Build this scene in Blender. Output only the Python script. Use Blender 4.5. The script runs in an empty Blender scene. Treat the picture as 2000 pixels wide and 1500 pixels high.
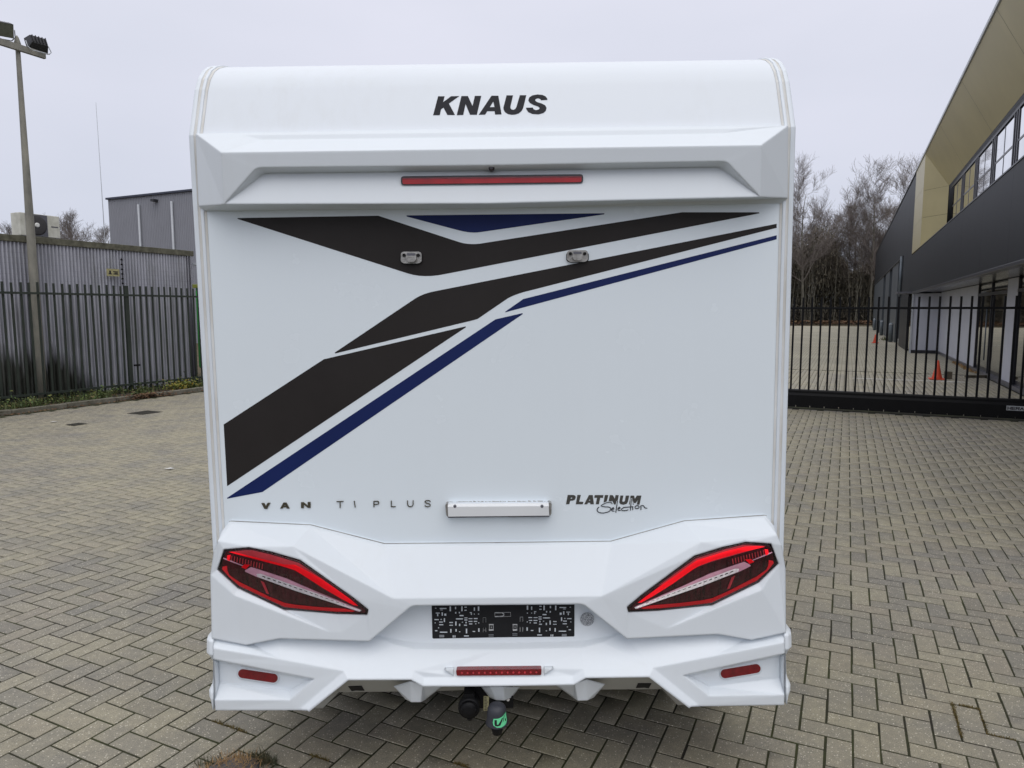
import bpy, bmesh, math, random
import numpy as np
from mathutils import Vector, Matrix
from mathutils.geometry import tessellate_polygon

random.seed(7)
rng = np.random.default_rng(7)
scene = bpy.context.scene
COL = scene.collection
R = math.radians

# ------------------------------------------------------------------ camera
F_PX, CAM_H, PITCH = 1370.0, 1.85, R(5.959)
cam_d = bpy.data.cameras.new('camera')
cam_d.sensor_width = 36.0
cam_d.lens = F_PX / 2000 * 36
cam_d.clip_start = 0.05
cam_d.clip_end = 2000
cam = bpy.data.objects.new('camera', cam_d)
cam.location = (0, 0, CAM_H)
cam.rotation_euler = (R(90) - PITCH, 0, 0)
COL.objects.link(cam)
scene.camera = cam

# ------------------------------------------------------------------ sky and sun: overcast daylight
SUN_EL, SUN_AZ = R(54), R(170)            # azimuth from +Y, clockwise: behind and a little right of the camera
world = bpy.data.worlds.new('World')
scene.world = world
world.use_nodes = True
wt = world.node_tree
wn, wl = wt.nodes, wt.links
wn.clear()
w_out = wn.new('ShaderNodeOutputWorld')
w_bg = wn.new('ShaderNodeBackground')
w_bg.inputs['Strength'].default_value = 0.1
sky = wn.new('ShaderNodeTexSky')
sky.sky_type = 'NISHITA'
sky.sun_disc = False
sky.sun_elevation = SUN_EL
sky.sun_rotation = SUN_AZ
hs = wn.new('ShaderNodeHueSaturation')
hs.inputs['Saturation'].default_value = 0.35
wl.new(sky.outputs[0], hs.inputs['Color'])
tc = wn.new('ShaderNodeTexCoord')
sep = wn.new('ShaderNodeSeparateXYZ')
wl.new(tc.outputs['Generated'], sep.inputs[0])
ramp = wn.new('ShaderNodeValToRGB')       # cloud layer: a little darker and bluer towards the horizon
ramp.color_ramp.elements[0].position = 0.0
ramp.color_ramp.elements[0].color = (0.485, 0.52, 0.605, 1)
ramp.color_ramp.elements[1].position = 1.0
ramp.color_ramp.elements[1].color = (0.99, 0.995, 1.0, 1)
e_ = ramp.color_ramp.elements.new(0.4)
e_.color = (0.612, 0.63, 0.712, 1)
wl.new(sep.outputs['Z'], ramp.inputs[0])
cmap = wn.new('ShaderNodeMapping')
cmap.inputs['Scale'].default_value = (1.0, 1.0, 2.6)
wl.new(tc.outputs['Generated'], cmap.inputs[0])
cn = wn.new('ShaderNodeTexNoise')
cn.inputs['Scale'].default_value = 1.7
cn.inputs['Detail'].default_value = 4
cn.inputs['Roughness'].default_value = 0.5
wl.new(cmap.outputs[0], cn.inputs['Vector'])
cr = wn.new('ShaderNodeValToRGB')
cr.color_ramp.elements[0].position = 0.3
cr.color_ramp.elements[0].color = (0.91, 0.925, 0.94, 1)
cr.color_ramp.elements[1].position = 0.7
cr.color_ramp.elements[1].color = (1.04, 1.03, 1.04, 1)
wl.new(cn.outputs[0], cr.inputs[0])
cm = wn.new('ShaderNodeMixRGB')
cm.blend_type = 'MULTIPLY'
cm.inputs[0].default_value = 1
wl.new(ramp.outputs[0], cm.inputs[1])
wl.new(cr.outputs[0], cm.inputs[2])
sc10 = wn.new('ShaderNodeMixRGB')         # cloud radiance in the sky texture's own units (divided by the strength)
sc10.blend_type = 'MULTIPLY'
sc10.inputs[0].default_value = 1
sc10.inputs[2].default_value = (12.9, 12.8, 12.8, 1)
wl.new(cm.outputs[0], sc10.inputs[1])
mx = wn.new('ShaderNodeMixRGB')
mx.inputs[0].default_value = 0.93
wl.new(hs.outputs[0], mx.inputs[1])
wl.new(sc10.outputs[0], mx.inputs[2])
wl.new(mx.outputs[0], w_bg.inputs['Color'])
wl.new(w_bg.outputs[0], w_out.inputs[0])

sun_d = bpy.data.lights.new('sun', 'SUN')
sun_d.energy = 1.0
sun_d.angle = R(60)
sun_d.color = (1.0, 0.97, 0.93)
sun = bpy.data.objects.new('sun', sun_d)
sdir = Vector((math.sin(SUN_AZ) * math.cos(SUN_EL), math.cos(SUN_AZ) * math.cos(SUN_EL), math.sin(SUN_EL)))
sun.rotation_euler = sdir.to_track_quat('Z', 'Y').to_euler()
sun.location = sdir * 60
COL.objects.link(sun)

scene.view_settings.view_transform = 'Standard'
scene.view_settings.look = 'None'
scene.view_settings.exposure = 0.0
scene.view_settings.gamma = 1.0
scene.view_settings.use_curve_mapping = False
scene.cycles.use_denoising = True

# ------------------------------------------------------------------ frames of reference
TH = R(25.466)                            # the yard is laid out 25.5 degrees off the camera's axis
SA = Vector((math.sin(TH), math.cos(TH), 0))     # a: along the yard, away from the camera
SB = Vector((math.cos(TH), -math.sin(TH), 0))    # b: across the yard, to the right


def site(a, b, z=0.0):
    return SA * a + SB * b + Vector((0, 0, z))


def ray(x, y):
    u, w = (x - 1000) / F_PX, (750 - y) / F_PX
    return Vector((u, math.cos(PITCH) + w * math.sin(PITCH), -math.sin(PITCH) + w * math.cos(PITCH)))


PSI, RHO = R(0.2166), R(0.7092)           # the camper's yaw and its lean on its springs
CX = Vector((math.cos(RHO) * math.cos(PSI), -math.cos(RHO) * math.sin(PSI), math.sin(RHO)))
CY = Vector((math.sin(PSI), math.cos(PSI), 0))
CZ = CX.cross(CY)
CO = Vector((-0.0436, 2.64, 0))
CAMP = Matrix(((CX.x, CY.x, CZ.x, CO.x), (CX.y, CY.y, CZ.y, CO.y), (CX.z, CY.z, CZ.z, CO.z), (0, 0, 0, 1)))


def hit(x, y, p0, n):
    """photo measurement -> point on a plane of the camper (camper's own metres)"""
    r = ray(x, y)
    rl = Vector((r @ CX, r @ CY, r @ CZ))
    o = Vector((0, 0, CAM_H)) - CO
    ol = Vector((o @ CX, o @ CY, o @ CZ))
    t = (Vector(p0) - ol).dot(Vector(n)) / rl.dot(Vector(n))
    return ol + rl * t


def at(x, y, v):
    return hit(x, y, (0, v, 0), (0, 1, 0))


# ------------------------------------------------------------------ materials
def nd(nt, t, **kw):
    n = nt.nodes.new(t)
    for k, v in kw.items():
        setattr(n, k, v)
    return n


def pm(name, col, rough=0.5, metal=0.0, coat=0.0, var=0.12, vscale=6.0, vstretch=(1, 1, 1), bump=0.0, bscale=60.0,
       bevel=0.0, col2=None, rvar=0.0, spec=0.5, space='Object', trans=0.0, detail=5.0):
    m = bpy.data.materials.new(name)
    m.use_nodes = True
    nt = m.node_tree
    L = nt.links
    p = nt.nodes['Principled BSDF']
    p.inputs['Roughness'].default_value = rough
    p.inputs['Metallic'].default_value = metal
    p.inputs['Coat Weight'].default_value = coat
    p.inputs['Coat Roughness'].default_value = 0.06
    p.inputs['Specular IOR Level'].default_value = spec
    p.inputs['Transmission Weight'].default_value = trans
    c = nd(nt, 'ShaderNodeTexCoord')
    mp = nd(nt, 'ShaderNodeMapping')
    mp.inputs['Scale'].default_value = vstretch
    L.new(c.outputs[space], mp.inputs[0])
    n = nd(nt, 'ShaderNodeTexNoise')
    n.inputs['Scale'].default_value = vscale
    n.inputs['Detail'].default_value = detail
    n.inputs['Roughness'].default_value = 0.6
    L.new(mp.outputs[0], n.inputs['Vector'])
    r = nd(nt, 'ShaderNodeValToRGB')
    a = [x * (1 - var) for x in col[:3]]
    b = [min(1, x * (1 + var)) for x in col[:3]] if col2 is None else list(col2[:3])
    r.color_ramp.elements[0].position = 0.3
    r.color_ramp.elements[1].position = 0.7
    r.color_ramp.elements[0].color = (*a, 1)
    r.color_ramp.elements[1].color = (*b, 1)
    L.new(n.outputs[0], r.inputs[0])
    L.new(r.outputs[0], p.inputs['Base Color'])
    if rvar:
        mr = nd(nt, 'ShaderNodeMapRange')
        mr.inputs[3].default_value = max(0.02, rough - rvar)
        mr.inputs[4].default_value = min(1, rough + rvar)
        L.new(n.outputs[0], mr.inputs[0])
        L.new(mr.outputs[0], p.inputs['Roughness'])
    nrm = None
    if bevel:
        bv = nd(nt, 'ShaderNodeBevel', samples=5)
        bv.inputs['Radius'].default_value = bevel
        nrm = bv.outputs[0]
    if bump:
        bn = nd(nt, 'ShaderNodeTexNoise')
        bn.inputs['Scale'].default_value = bscale
        bn.inputs['Detail'].default_value = 4
        L.new(c.outputs[space], bn.inputs['Vector'])
        bp = nd(nt, 'ShaderNodeBump')
        bp.inputs['Strength'].default_value = bump
        bp.inputs['Distance'].default_value = 0.01
        L.new(bn.outputs[0], bp.inputs['Height'])
        if nrm:
            L.new(nrm, bp.inputs['Normal'])
        nrm = bp.outputs[0]
    if nrm:
        L.new(nrm, p.inputs['Normal'])
    return m


def mixc(nt, fac, a, b, blend='MIX'):
    m = nd(nt, 'ShaderNodeMixRGB', blend_type=blend)
    for i, v in enumerate((fac, a, b)):
        if hasattr(v, 'is_output') or isinstance(v, bpy.types.NodeSocket):
            nt.links.new(v, m.inputs[i])
        elif isinstance(v, (int, float)):
            m.inputs[i].default_value = v
        else:
            m.inputs[i].default_value = (*v[:3], 1)
    return m.outputs[0]


def noise(nt, vec, scale, detail=4, rough=0.55):
    n = nd(nt, 'ShaderNodeTexNoise')
    n.inputs['Scale'].default_value = scale
    n.inputs['Detail'].default_value = detail
    n.inputs['Roughness'].default_value = rough
    nt.links.new(vec, n.inputs['Vector'])
    return n.outputs[0]


def rampf(nt, fac, p0, p1, c0=(0, 0, 0), c1=(1, 1, 1)):
    r = nd(nt, 'ShaderNodeValToRGB')
    r.color_ramp.elements[0].position = p0
    r.color_ramp.elements[1].position = p1
    r.color_ramp.elements[0].color = (*c0, 1)
    r.color_ramp.elements[1].color = (*c1, 1)
    nt.links.new(fac, r.inputs[0])
    return r.outputs[0]


def maprange(nt, val, a, b, c=0.0, d=1.0):
    m = nd(nt, 'ShaderNodeMapRange')
    for i, v in enumerate((a, b, c, d)):
        m.inputs[i + 1].default_value = v
    nt.links.new(val, m.inputs[0])
    return m.outputs[0]


def math_n(nt, op, a, b=0.0):
    m = nd(nt, 'ShaderNodeMath', operation=op)
    for i, v in enumerate((a, b)):
        if isinstance(v, bpy.types.NodeSocket):
            nt.links.new(v, m.inputs[i])
        else:
            m.inputs[i].default_value = v
    return m.outputs[0]


M = {}


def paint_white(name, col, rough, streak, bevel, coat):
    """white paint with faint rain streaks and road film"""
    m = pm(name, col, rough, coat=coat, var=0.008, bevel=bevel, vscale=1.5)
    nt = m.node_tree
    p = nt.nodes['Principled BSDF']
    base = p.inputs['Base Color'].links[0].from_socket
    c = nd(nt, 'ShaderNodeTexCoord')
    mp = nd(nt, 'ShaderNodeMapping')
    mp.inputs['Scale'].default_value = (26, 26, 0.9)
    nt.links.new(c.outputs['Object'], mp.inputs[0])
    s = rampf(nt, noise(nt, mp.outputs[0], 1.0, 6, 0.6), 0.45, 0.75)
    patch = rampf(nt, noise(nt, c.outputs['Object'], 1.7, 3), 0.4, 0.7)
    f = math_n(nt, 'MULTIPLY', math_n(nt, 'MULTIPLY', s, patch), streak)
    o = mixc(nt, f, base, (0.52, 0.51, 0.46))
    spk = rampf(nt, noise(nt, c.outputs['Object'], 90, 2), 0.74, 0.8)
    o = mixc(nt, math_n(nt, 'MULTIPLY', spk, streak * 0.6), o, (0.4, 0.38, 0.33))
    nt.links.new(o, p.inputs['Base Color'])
    rr = maprange(nt, noise(nt, c.outputs['Object'], 5, 4), 0.3, 0.7, max(0.05, rough - 0.015), rough + 0.02)
    nt.links.new(rr, p.inputs['Roughness'])
    return m


M['panel'] = paint_white('white_wall_paint', (0.765, 0.83, 0.875), 0.26, 0.025, 0.0, 0.15)
M['gel'] = paint_white('white_moulded_plastic', (0.715, 0.76, 0.80), 0.42, 0.08, 0.010, 0.0)
M['gel_shaded'] = paint_white('shade_toned_white_plastic', (0.44, 0.44, 0.41), 0.5, 0.4, 0.010, 0.0)  # white moulding darkened to carry the shade under the bumper blade
M['cap'] = paint_white('white_roof_paint', (0.715, 0.755, 0.80), 0.42, 0.16, 0.003, 0.0)
M['alu'] = pm('white_edge_profile', (0.72, 0.77, 0.82), 0.35, var=0.04, vscale=4, bevel=0.003)
M['seal'] = pm('aged_cream_sealant', (0.65, 0.63, 0.58), 0.7, var=0.10, vscale=9, vstretch=(1, 1, 0.4), col2=(0.76, 0.77, 0.76))
M['seal_grey'] = pm('grey_seam_sealant', (0.30, 0.30, 0.29), 0.7, var=0.2, vscale=20)
M['stop_red'] = pm('deep_red_stop_lens', (0.38, 0.005, 0.010), 0.2, coat=0.2, var=0.2, vscale=12)
M['vinyl_dark'] = pm('dark_brown_vinyl', (0.021, 0.0175, 0.0165), 0.5, spec=0.2, var=0.1, vscale=2, col2=(0.026, 0.0225, 0.0215))
M['vinyl_navy'] = pm('navy_vinyl', (0.008, 0.018, 0.095), 0.5, spec=0.2, var=0.12, vscale=2)
M['letter'] = pm('dark_grey_letter', (0.018, 0.018, 0.023), 0.6, var=0.1, spec=0.2)
M['letter_metal'] = pm('bronze_grey_letter', (0.15, 0.135, 0.10), 0.32, metal=0.75, var=0.2, vscale=30)
M['letter_grey'] = pm('grey_brown_letter', (0.055, 0.053, 0.047), 0.5, var=0.1)
M['ink'] = pm('black_ink', (0.008, 0.008, 0.012), 0.5, var=0.05)
M['black'] = pm('black_plastic', (0.007, 0.007, 0.008), 0.5, spec=0.22, var=0.2, vscale=30, bump=0.1, bscale=300)
M['rim'] = pm('black_lamp_rim', (0.012, 0.004, 0.006), 0.2, coat=0.4, var=0.1)
M['lens_dark'] = pm('smoked_red_lens', (0.062, 0.008, 0.014), 0.2, coat=0.3, var=0.6, bump=0.5, bscale=70, vscale=26, vstretch=(2.4, 1, 0.5))
M['lens_mid'] = pm('mid_red_lens', (0.42, 0.02, 0.03), 0.3, metal=0.5, coat=0.2, var=0.25, vscale=9)
M['lens_red'] = pm('bright_red_lens', (0.98, 0.006, 0.016), 0.3, metal=0.85, coat=0.1, var=0.12, vscale=7)


def prism_optics(m, tilt):
    """fine prism ribs moulded into a lamp part: they turn its surface up towards the sky"""
    nt = m.node_tree
    p = nt.nodes['Principled BSDF']
    g = nd(nt, 'ShaderNodeNewGeometry')
    w = nd(nt, 'ShaderNodeTexWave', wave_type='BANDS', bands_direction='X', wave_profile='SIN')
    w.inputs['Scale'].default_value = 60
    w.inputs['Distortion'].default_value = 1.5
    c = nd(nt, 'ShaderNodeTexCoord')
    nt.links.new(c.outputs['Object'], w.inputs['Vector'])
    k = maprange(nt, w.outputs['Fac'], 0, 1, tilt * 0.75, tilt * 1.2)
    cx_ = nd(nt, 'ShaderNodeCombineXYZ')
    nt.links.new(k, cx_.inputs['Z'])
    a = nd(nt, 'ShaderNodeVectorMath', operation='ADD')
    nt.links.new(g.outputs['Normal'], a.inputs[0])
    nt.links.new(cx_.outputs[0], a.inputs[1])
    n = nd(nt, 'ShaderNodeVectorMath', operation='NORMALIZE')
    nt.links.new(a.outputs[0], n.inputs[0])
    nt.links.new(n.outputs[0], p.inputs['Normal'])


M['lens_red_low'] = pm('bright_red_lower_lens', (1.0, 0.006, 0.016), 0.4, metal=0.35, coat=0.1, var=0.08, vscale=7)
prism_optics(M['lens_red_low'], 0.35)
prism_optics(M['lens_red'], 0.8)
prism_optics(M['lens_mid'], 0.5)
M['reflector'] = pm('red_reflector', (0.17, 0.004, 0.009), 0.16, coat=0.5, var=0.3, vscale=40, bump=0.2, bscale=200)
M['pink'] = pm('chrome_pink_reflector', (0.52, 0.27, 0.34), 0.25, metal=0.6, coat=0.2, var=0.25, vscale=14)
prism_optics(M['pink'], 0.6)
M['clear'] = pm('clear_lamp_glass', (0.95, 0.95, 0.95), 0.2, metal=0.6, var=0.2, vscale=60)
prism_optics(M['clear'], 0.8)


def clear_mat(name, tint):
    m = bpy.data.materials.new(name)
    m.use_nodes = True
    nt = m.node_tree
    for n in list(nt.nodes):
        if n.type == 'BSDF_PRINCIPLED':
            nt.nodes.remove(n)
    out = [n for n in nt.nodes if n.type == 'OUTPUT_MATERIAL'][0]
    tr = nd(nt, 'ShaderNodeBsdfTransparent')
    tr.inputs[0].default_value = (*tint, 1)
    gl = nd(nt, 'ShaderNodeBsdfGlossy')
    gl.inputs['Roughness'].default_value = 0.06
    fr = nd(nt, 'ShaderNodeFresnel')
    fr.inputs['IOR'].default_value = 1.27
    mxs = nd(nt, 'ShaderNodeMixShader')
    nt.links.new(fr.outputs[0], mxs.inputs[0])
    nt.links.new(tr.outputs[0], mxs.inputs[1])
    nt.links.new(gl.outputs[0], mxs.inputs[2])
    nt.links.new(mxs.outputs[0], out.inputs['Surface'])
    return m


M['lens_clear'] = clear_mat('clear_lamp_cover', (1.0, 0.985, 0.985))
M['acryl'] = pm('clear_acrylic_cover', (0.74, 0.755, 0.765), 0.10, coat=1.0, var=0.03, vscale=4)
M['steel'] = pm('weathered_cast_alloy', (0.36, 0.35, 0.33), 0.38, metal=0.7, var=0.3, vscale=40, bump=0.15, bscale=160)
M['darkgap'] = pm('dark_recess', (0.01, 0.01, 0.01), 0.8, var=0.1)
M['rubber'] = pm('grey_rubber_cap', (0.03, 0.032, 0.042), 0.55, var=0.15, vscale=40)
M['green_print'] = pm('green_print', (0.13, 0.62, 0.30), 0.5, var=0.06)
M['label'] = pm('yellowed_label', (0.46, 0.43, 0.24), 0.6, var=0.15, vscale=60)
M['tyre'] = pm('tyre_rubber', (0.015, 0.015, 0.015), 0.8, var=0.2)
M['under'] = pm('dark_underbody', (0.02, 0.02, 0.02), 0.8, var=0.3)
M['glass'] = pm('tinted_window_glass', (0.02, 0.024, 0.03), 0.05, var=0.05, spec=0.9)


def seal_mat():
    m = pm('grey_round_seal', (0.20, 0.21, 0.23), 0.5)
    nt = m.node_tree
    p = nt.nodes['Principled BSDF']
    c = nd(nt, 'ShaderNodeTexCoord')
    v = nd(nt, 'ShaderNodeTexVoronoi')
    v.inputs['Scale'].default_value = 260
    nt.links.new(c.outputs['Object'], v.inputs['Vector'])
    o = mixc(nt, rampf(nt, v.outputs['Distance'], 0.35, 0.5), (0.10, 0.105, 0.12), (0.42, 0.44, 0.47))
    nt.links.new(o, p.inputs['Base Color'])
    return m


M['roundseal'] = seal_mat()


def brick_mat(name, tone=0.97):
    m = bpy.data.materials.new(name)
    m.use_nodes = True
    nt = m.node_tree
    L = nt.links
    p = nt.nodes['Principled BSDF']
    p.inputs['Roughness'].default_value = 0.62
    p.inputs['Specular IOR Level'].default_value = 0.5
    g = nd(nt, 'ShaderNodeNewGeometry')
    oi = nd(nt, 'ShaderNodeObjectInfo')
    rnd = math_n(nt, 'FRACT', math_n(nt, 'ADD', g.outputs['Random Per Island'], oi.outputs['Random']))
    pos = g.outputs['Position']
    r = nd(nt, 'ShaderNodeValToRGB')
    r.color_ramp.interpolation = 'EASE'
    el = r.color_ramp.elements
    el[0].position, el[0].color = 0.0, (0.235, 0.222, 0.196, 1)
    el[1].position, el[1].color = 1.0, (0.342, 0.322, 0.265, 1)
    for q, cc in ((0.1, (0.24, 0.232, 0.212)), (0.3, (0.293, 0.276, 0.235)), (0.5, (0.310, 0.291, 0.243)), (0.7, (0.297, 0.274, 0.235)), (0.86, (0.322, 0.306, 0.25))):
        e = el.new(q)
        e.color = (*cc, 1)
    L.new(rnd, r.inputs[0])
    base = r.outputs[0]
    big = rampf(nt, noise(nt, pos, 0.35, 3), 0.36, 0.66)              # large worn and mossy patches of the yard
    base = mixc(nt, math_n(nt, 'MULTIPLY', big, 0.55), base, (0.385, 0.358, 0.255))
    sm = rampf(nt, noise(nt, pos, 1.9, 4), 0.46, 0.7)
    base = mixc(nt, math_n(nt, 'MULTIPLY', sm, 0.62), base, (0.205, 0.203, 0.202))
    st_ = rampf(nt, noise(nt, pos, 0.9, 6, 0.7), 0.60, 0.72)
    base = mixc(nt, math_n(nt, 'MULTIPLY', st_, 0.4), base, (0.14, 0.135, 0.125))                # old oil and damp stains
    grain = rampf(nt, noise(nt, pos, 210, 3, 0.7), 0.28, 0.74, (0.52, 0.52, 0.52), (1.42, 1.40, 1.35))
    base = mixc(nt, 1.0, base, grain, 'MULTIPLY')
    blot = rampf(nt, noise(nt, pos, 26, 4), 0.35, 0.7, (0.86, 0.86, 0.87), (1.08, 1.07, 1.05))
    base = mixc(nt, 1.0, base, blot, 'MULTIPLY')
    v = nd(nt, 'ShaderNodeTexVoronoi')
    v.inputs['Scale'].default_value = 68
    L.new(pos, v.inputs['Vector'])
    keep = rampf(nt, noise(nt, pos, 34, 2), 0.36, 0.50)
    fl = math_n(nt, 'MULTIPLY', rampf(nt, v.outputs['Distance'], 0.13, 0.24, (1, 1, 1), (0, 0, 0)), keep)
    base = mixc(nt, math_n(nt, 'MULTIPLY', fl, 0.9), base, (0.74, 0.70, 0.60))       # pale aggregate flecks
    dk = rampf(nt, noise(nt, pos, 120, 1), 0.70, 0.75)
    base = mixc(nt, math_n(nt, 'MULTIPLY', dk, 0.6), base, (0.06, 0.055, 0.05))
    L.new(mixc(nt, 1.0, base, (tone * 0.97, tone * 0.95, tone * 0.905), 'MULTIPLY'), p.inputs['Base Color'])
    bp = nd(nt, 'ShaderNodeBump')
    bp.inputs['Strength'].default_value = 0.5
    bp.inputs['Distance'].default_value = 0.004
    L.new(noise(nt, pos, 260, 3, 0.7), bp.inputs['Height'])
    L.new(bp.outputs[0], p.inputs['Normal'])
    return m


M['brick'] = brick_mat('grey_concrete_brick')
M['brick_far'] = brick_mat('pale_concrete_brick', 1.2)


def joint_mat():
    m = pm('mossy_joint_sand', (0.020, 0.017, 0.010), 0.95, var=0.5, vscale=160, space='Object', bump=0.6, bscale=220)
    nt = m.node_tree
    p = nt.nodes['Principled BSDF']
    base = p.inputs['Base Color'].links[0].from_socket
    g = nd(nt, 'ShaderNodeNewGeometry')
    f = rampf(nt, noise(nt, g.outputs['Position'], 2.2, 5, 0.65), 0.38, 0.62)
    o = mixc(nt, f, base, (0.040, 0.046, 0.012))
    f2 = rampf(nt, noise(nt, g.outputs['Position'], 3.1, 5, 0.7), 0.66, 0.72)
    o = mixc(nt, f2, o, (0.12, 0.085, 0.03))
    nt.links.new(o, p.inputs['Base Color'])
    return m


M['joint'] = joint_mat()


def far_paving_mat():
    m = bpy.data.materials.new('distant_brick_paving')
    m.use_nodes = True
    nt = m.node_tree
    p = nt.nodes['Principled BSDF']
    p.inputs['Roughness'].default_value = 0.85
    c = nd(nt, 'ShaderNodeTexCoord')
    mp = nd(nt, 'ShaderNodeMapping')
    mp.inputs['Rotation'].default_value = (0, 0, R(90))
    nt.links.new(c.outputs['Object'], mp.inputs[0])
    b = nd(nt, 'ShaderNodeTexBrick')
    b.inputs['Scale'].default_value = 1.0
    b.inputs['Brick Width'].default_value = 0.214
    b.inputs['Row Height'].default_value = 0.107
    b.inputs['Mortar Size'].default_value = 0.005
    b.inputs['Color1'].default_value = (0.34, 0.32, 0.26, 1)
    b.inputs['Color2'].default_value = (0.39, 0.365, 0.29, 1)
    b.inputs['Mortar'].default_value = (0.10, 0.09, 0.06, 1)
    nt.links.new(mp.outputs[0], b.inputs['Vector'])
    big = rampf(nt, noise(nt, c.outputs['Object'], 0.3, 4), 0.35, 0.7, (0.86, 0.86, 0.84), (1.08, 1.06, 1.02))
    nt.links.new(mixc(nt, 1.0, b.outputs[0], big, 'MULTIPLY'), p.inputs['Base Color'])
    return m


M['paving_far'] = far_paving_mat()
M['earth'] = pm('leaf_litter_ground', (0.075, 0.055, 0.032), 0.95, var=0.4, vscale=1.4, col2=(0.11, 0.085, 0.04))
M['kerb'] = pm('mossy_kerb_concrete', (0.13, 0.125, 0.085), 0.9, var=0.4, vscale=5, col2=(0.20, 0.185, 0.15), bump=0.5, bscale=60)
M['soil'] = pm('dark_soil', (0.035, 0.028, 0.018), 0.95, var=0.4, vscale=8, bump=0.6, bscale=40)
M['green_paint'] = pm('dark_green_paint', (0.019, 0.028, 0.020), 0.6, var=0.3, vscale=4, col2=(0.027, 0.036, 0.027))
M['gate_black'] = pm('black_gate_paint', (0.004, 0.004, 0.005), 0.5, spec=0.2, var=0.2, vscale=6)


def shed_mat():
    """grey corrugated sheet with black algae growing from the foot and a dull bloom"""
    m = pm('grey_corrugated_sheet', (0.34, 0.345, 0.39), 0.55, metal=0.0, var=0.12, vscale=2.2, vstretch=(1, 1, 0.3), col2=(0.46, 0.465, 0.52))
    nt = m.node_tree
    p = nt.nodes['Principled BSDF']
    base = p.inputs['Base Color'].links[0].from_socket
    c = nd(nt, 'ShaderNodeTexCoord')
    s = nd(nt, 'ShaderNodeSeparateXYZ')
    nt.links.new(c.outputs['Object'], s.inputs[0])
    mp = nd(nt, 'ShaderNodeMapping')
    mp.inputs['Scale'].default_value = (6, 6, 0.8)
    nt.links.new(c.outputs['Object'], mp.inputs[0])
    n = noise(nt, mp.outputs[0], 1.3, 6, 0.65)
    near = maprange(nt, s.outputs['Y'], 3.0, 4.4, 1.0, 0.25)       # heavier towards the pole's end of the wall
    up = maprange(nt, s.outputs['Z'], 0.0, 1.9, 1.0, 0.0)
    k = math_n(nt, 'MULTIPLY', math_n(nt, 'MULTIPLY', up, near), 1.5)
    f = rampf(nt, math_n(nt, 'ADD', math_n(nt, 'MULTIPLY', n, 0.9), math_n(nt, 'SUBTRACT', k, 0.62)), 0.40, 0.74)
    o = mixc(nt, f, base, (0.022, 0.024, 0.018))
    bl = rampf(nt, noise(nt, mp.outputs[0], 0.8, 5, 0.7), 0.5, 0.72)
    o = mixc(nt, math_n(nt, 'MULTIPLY', bl, 0.6), o, (0.15, 0.155, 0.14))
    nt.links.new(o, p.inputs['Base Color'])
    return m


M['shed'] = shed_mat()
M['shed_edge'] = pm('mossy_concrete_edge', (0.085, 0.08, 0.055), 0.9, var=0.45, vscale=7, col2=(0.15, 0.145, 0.105), bump=0.4)
M['roofing'] = pm('bitumen_roofing', (0.05, 0.05, 0.05), 0.9, var=0.3)
M['pole'] = pm('lichened_galvanised_steel', (0.22, 0.215, 0.19), 0.65, metal=0.0, var=0.35, vscale=5, vstretch=(1, 1, 0.35), col2=(0.29, 0.275, 0.225))
M['lamp_body'] = pm('dark_lamp_housing', (0.018, 0.018, 0.022), 0.5, var=0.3, vscale=12)
M['lamp_glass'] = pm('dull_lamp_glass', (0.09, 0.10, 0.075), 0.15, coat=1, var=0.2)
M['ac_white'] = pm('aged_cream_casing', (0.56, 0.55, 0.46), 0.5, var=0.2, vscale=5, col2=(0.66, 0.65, 0.57))
M['ac_dark'] = pm('fan_guard_dark', (0.045, 0.042, 0.042), 0.6, var=0.2)
M['warehouse'] = pm('grey_profiled_cladding', (0.25, 0.255, 0.285), 0.5, var=0.05, vscale=0.6)
M['warehouse_trim'] = pm('dark_blue_roof_trim', (0.03, 0.035, 0.06), 0.5)
M['downpipe'] = pm('pale_downpipe', (0.42, 0.44, 0.47), 0.4, var=0.05)
M['container'] = pm('bright_green_container_paint', (0.03, 0.28, 0.045), 0.45, var=0.2, vscale=3)
M['container_lip'] = pm('yellow_green_lip', (0.22, 0.24, 0.03), 0.5)
M['sign_yellow'] = pm('faded_yellow_sign', (0.33, 0.30, 0.15), 0.6, var=0.15, vscale=18)
M['clad'] = pm('anthracite_cladding', (0.012, 0.0135, 0.016), 0.45, var=0.12, vscale=1.5, vstretch=(3, 3, 0.3), spec=0.16)
M['clad_dock'] = pm('blue_grey_dock_panel', (0.055, 0.065, 0.075), 0.45, var=0.1, vscale=1)
M['gold'] = pm('champagne_gold_panel', (0.49, 0.425, 0.235), 0.38, metal=0.1, var=0.06, vscale=0.8)
M['render_white'] = pm('white_wall_board', (0.50, 0.51, 0.57), 0.5, var=0.06, vscale=2, vstretch=(1, 1, 0.2))
M['frame'] = pm('anthracite_window_frame', (0.018, 0.018, 0.024), 0.35, var=0.1)
M['mullion'] = pm('grey_metal_mullion', (0.13, 0.13, 0.15), 0.35, metal=0.3, var=0.1)
M['soffit'] = pm('dark_gloss_soffit', (0.05, 0.052, 0.058), 0.22, var=0.1)


def glass_mat(name, col, rough):
    m = pm(name, col, rough, metal=1.0, var=0.12, vscale=1.2)
    return m


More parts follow.
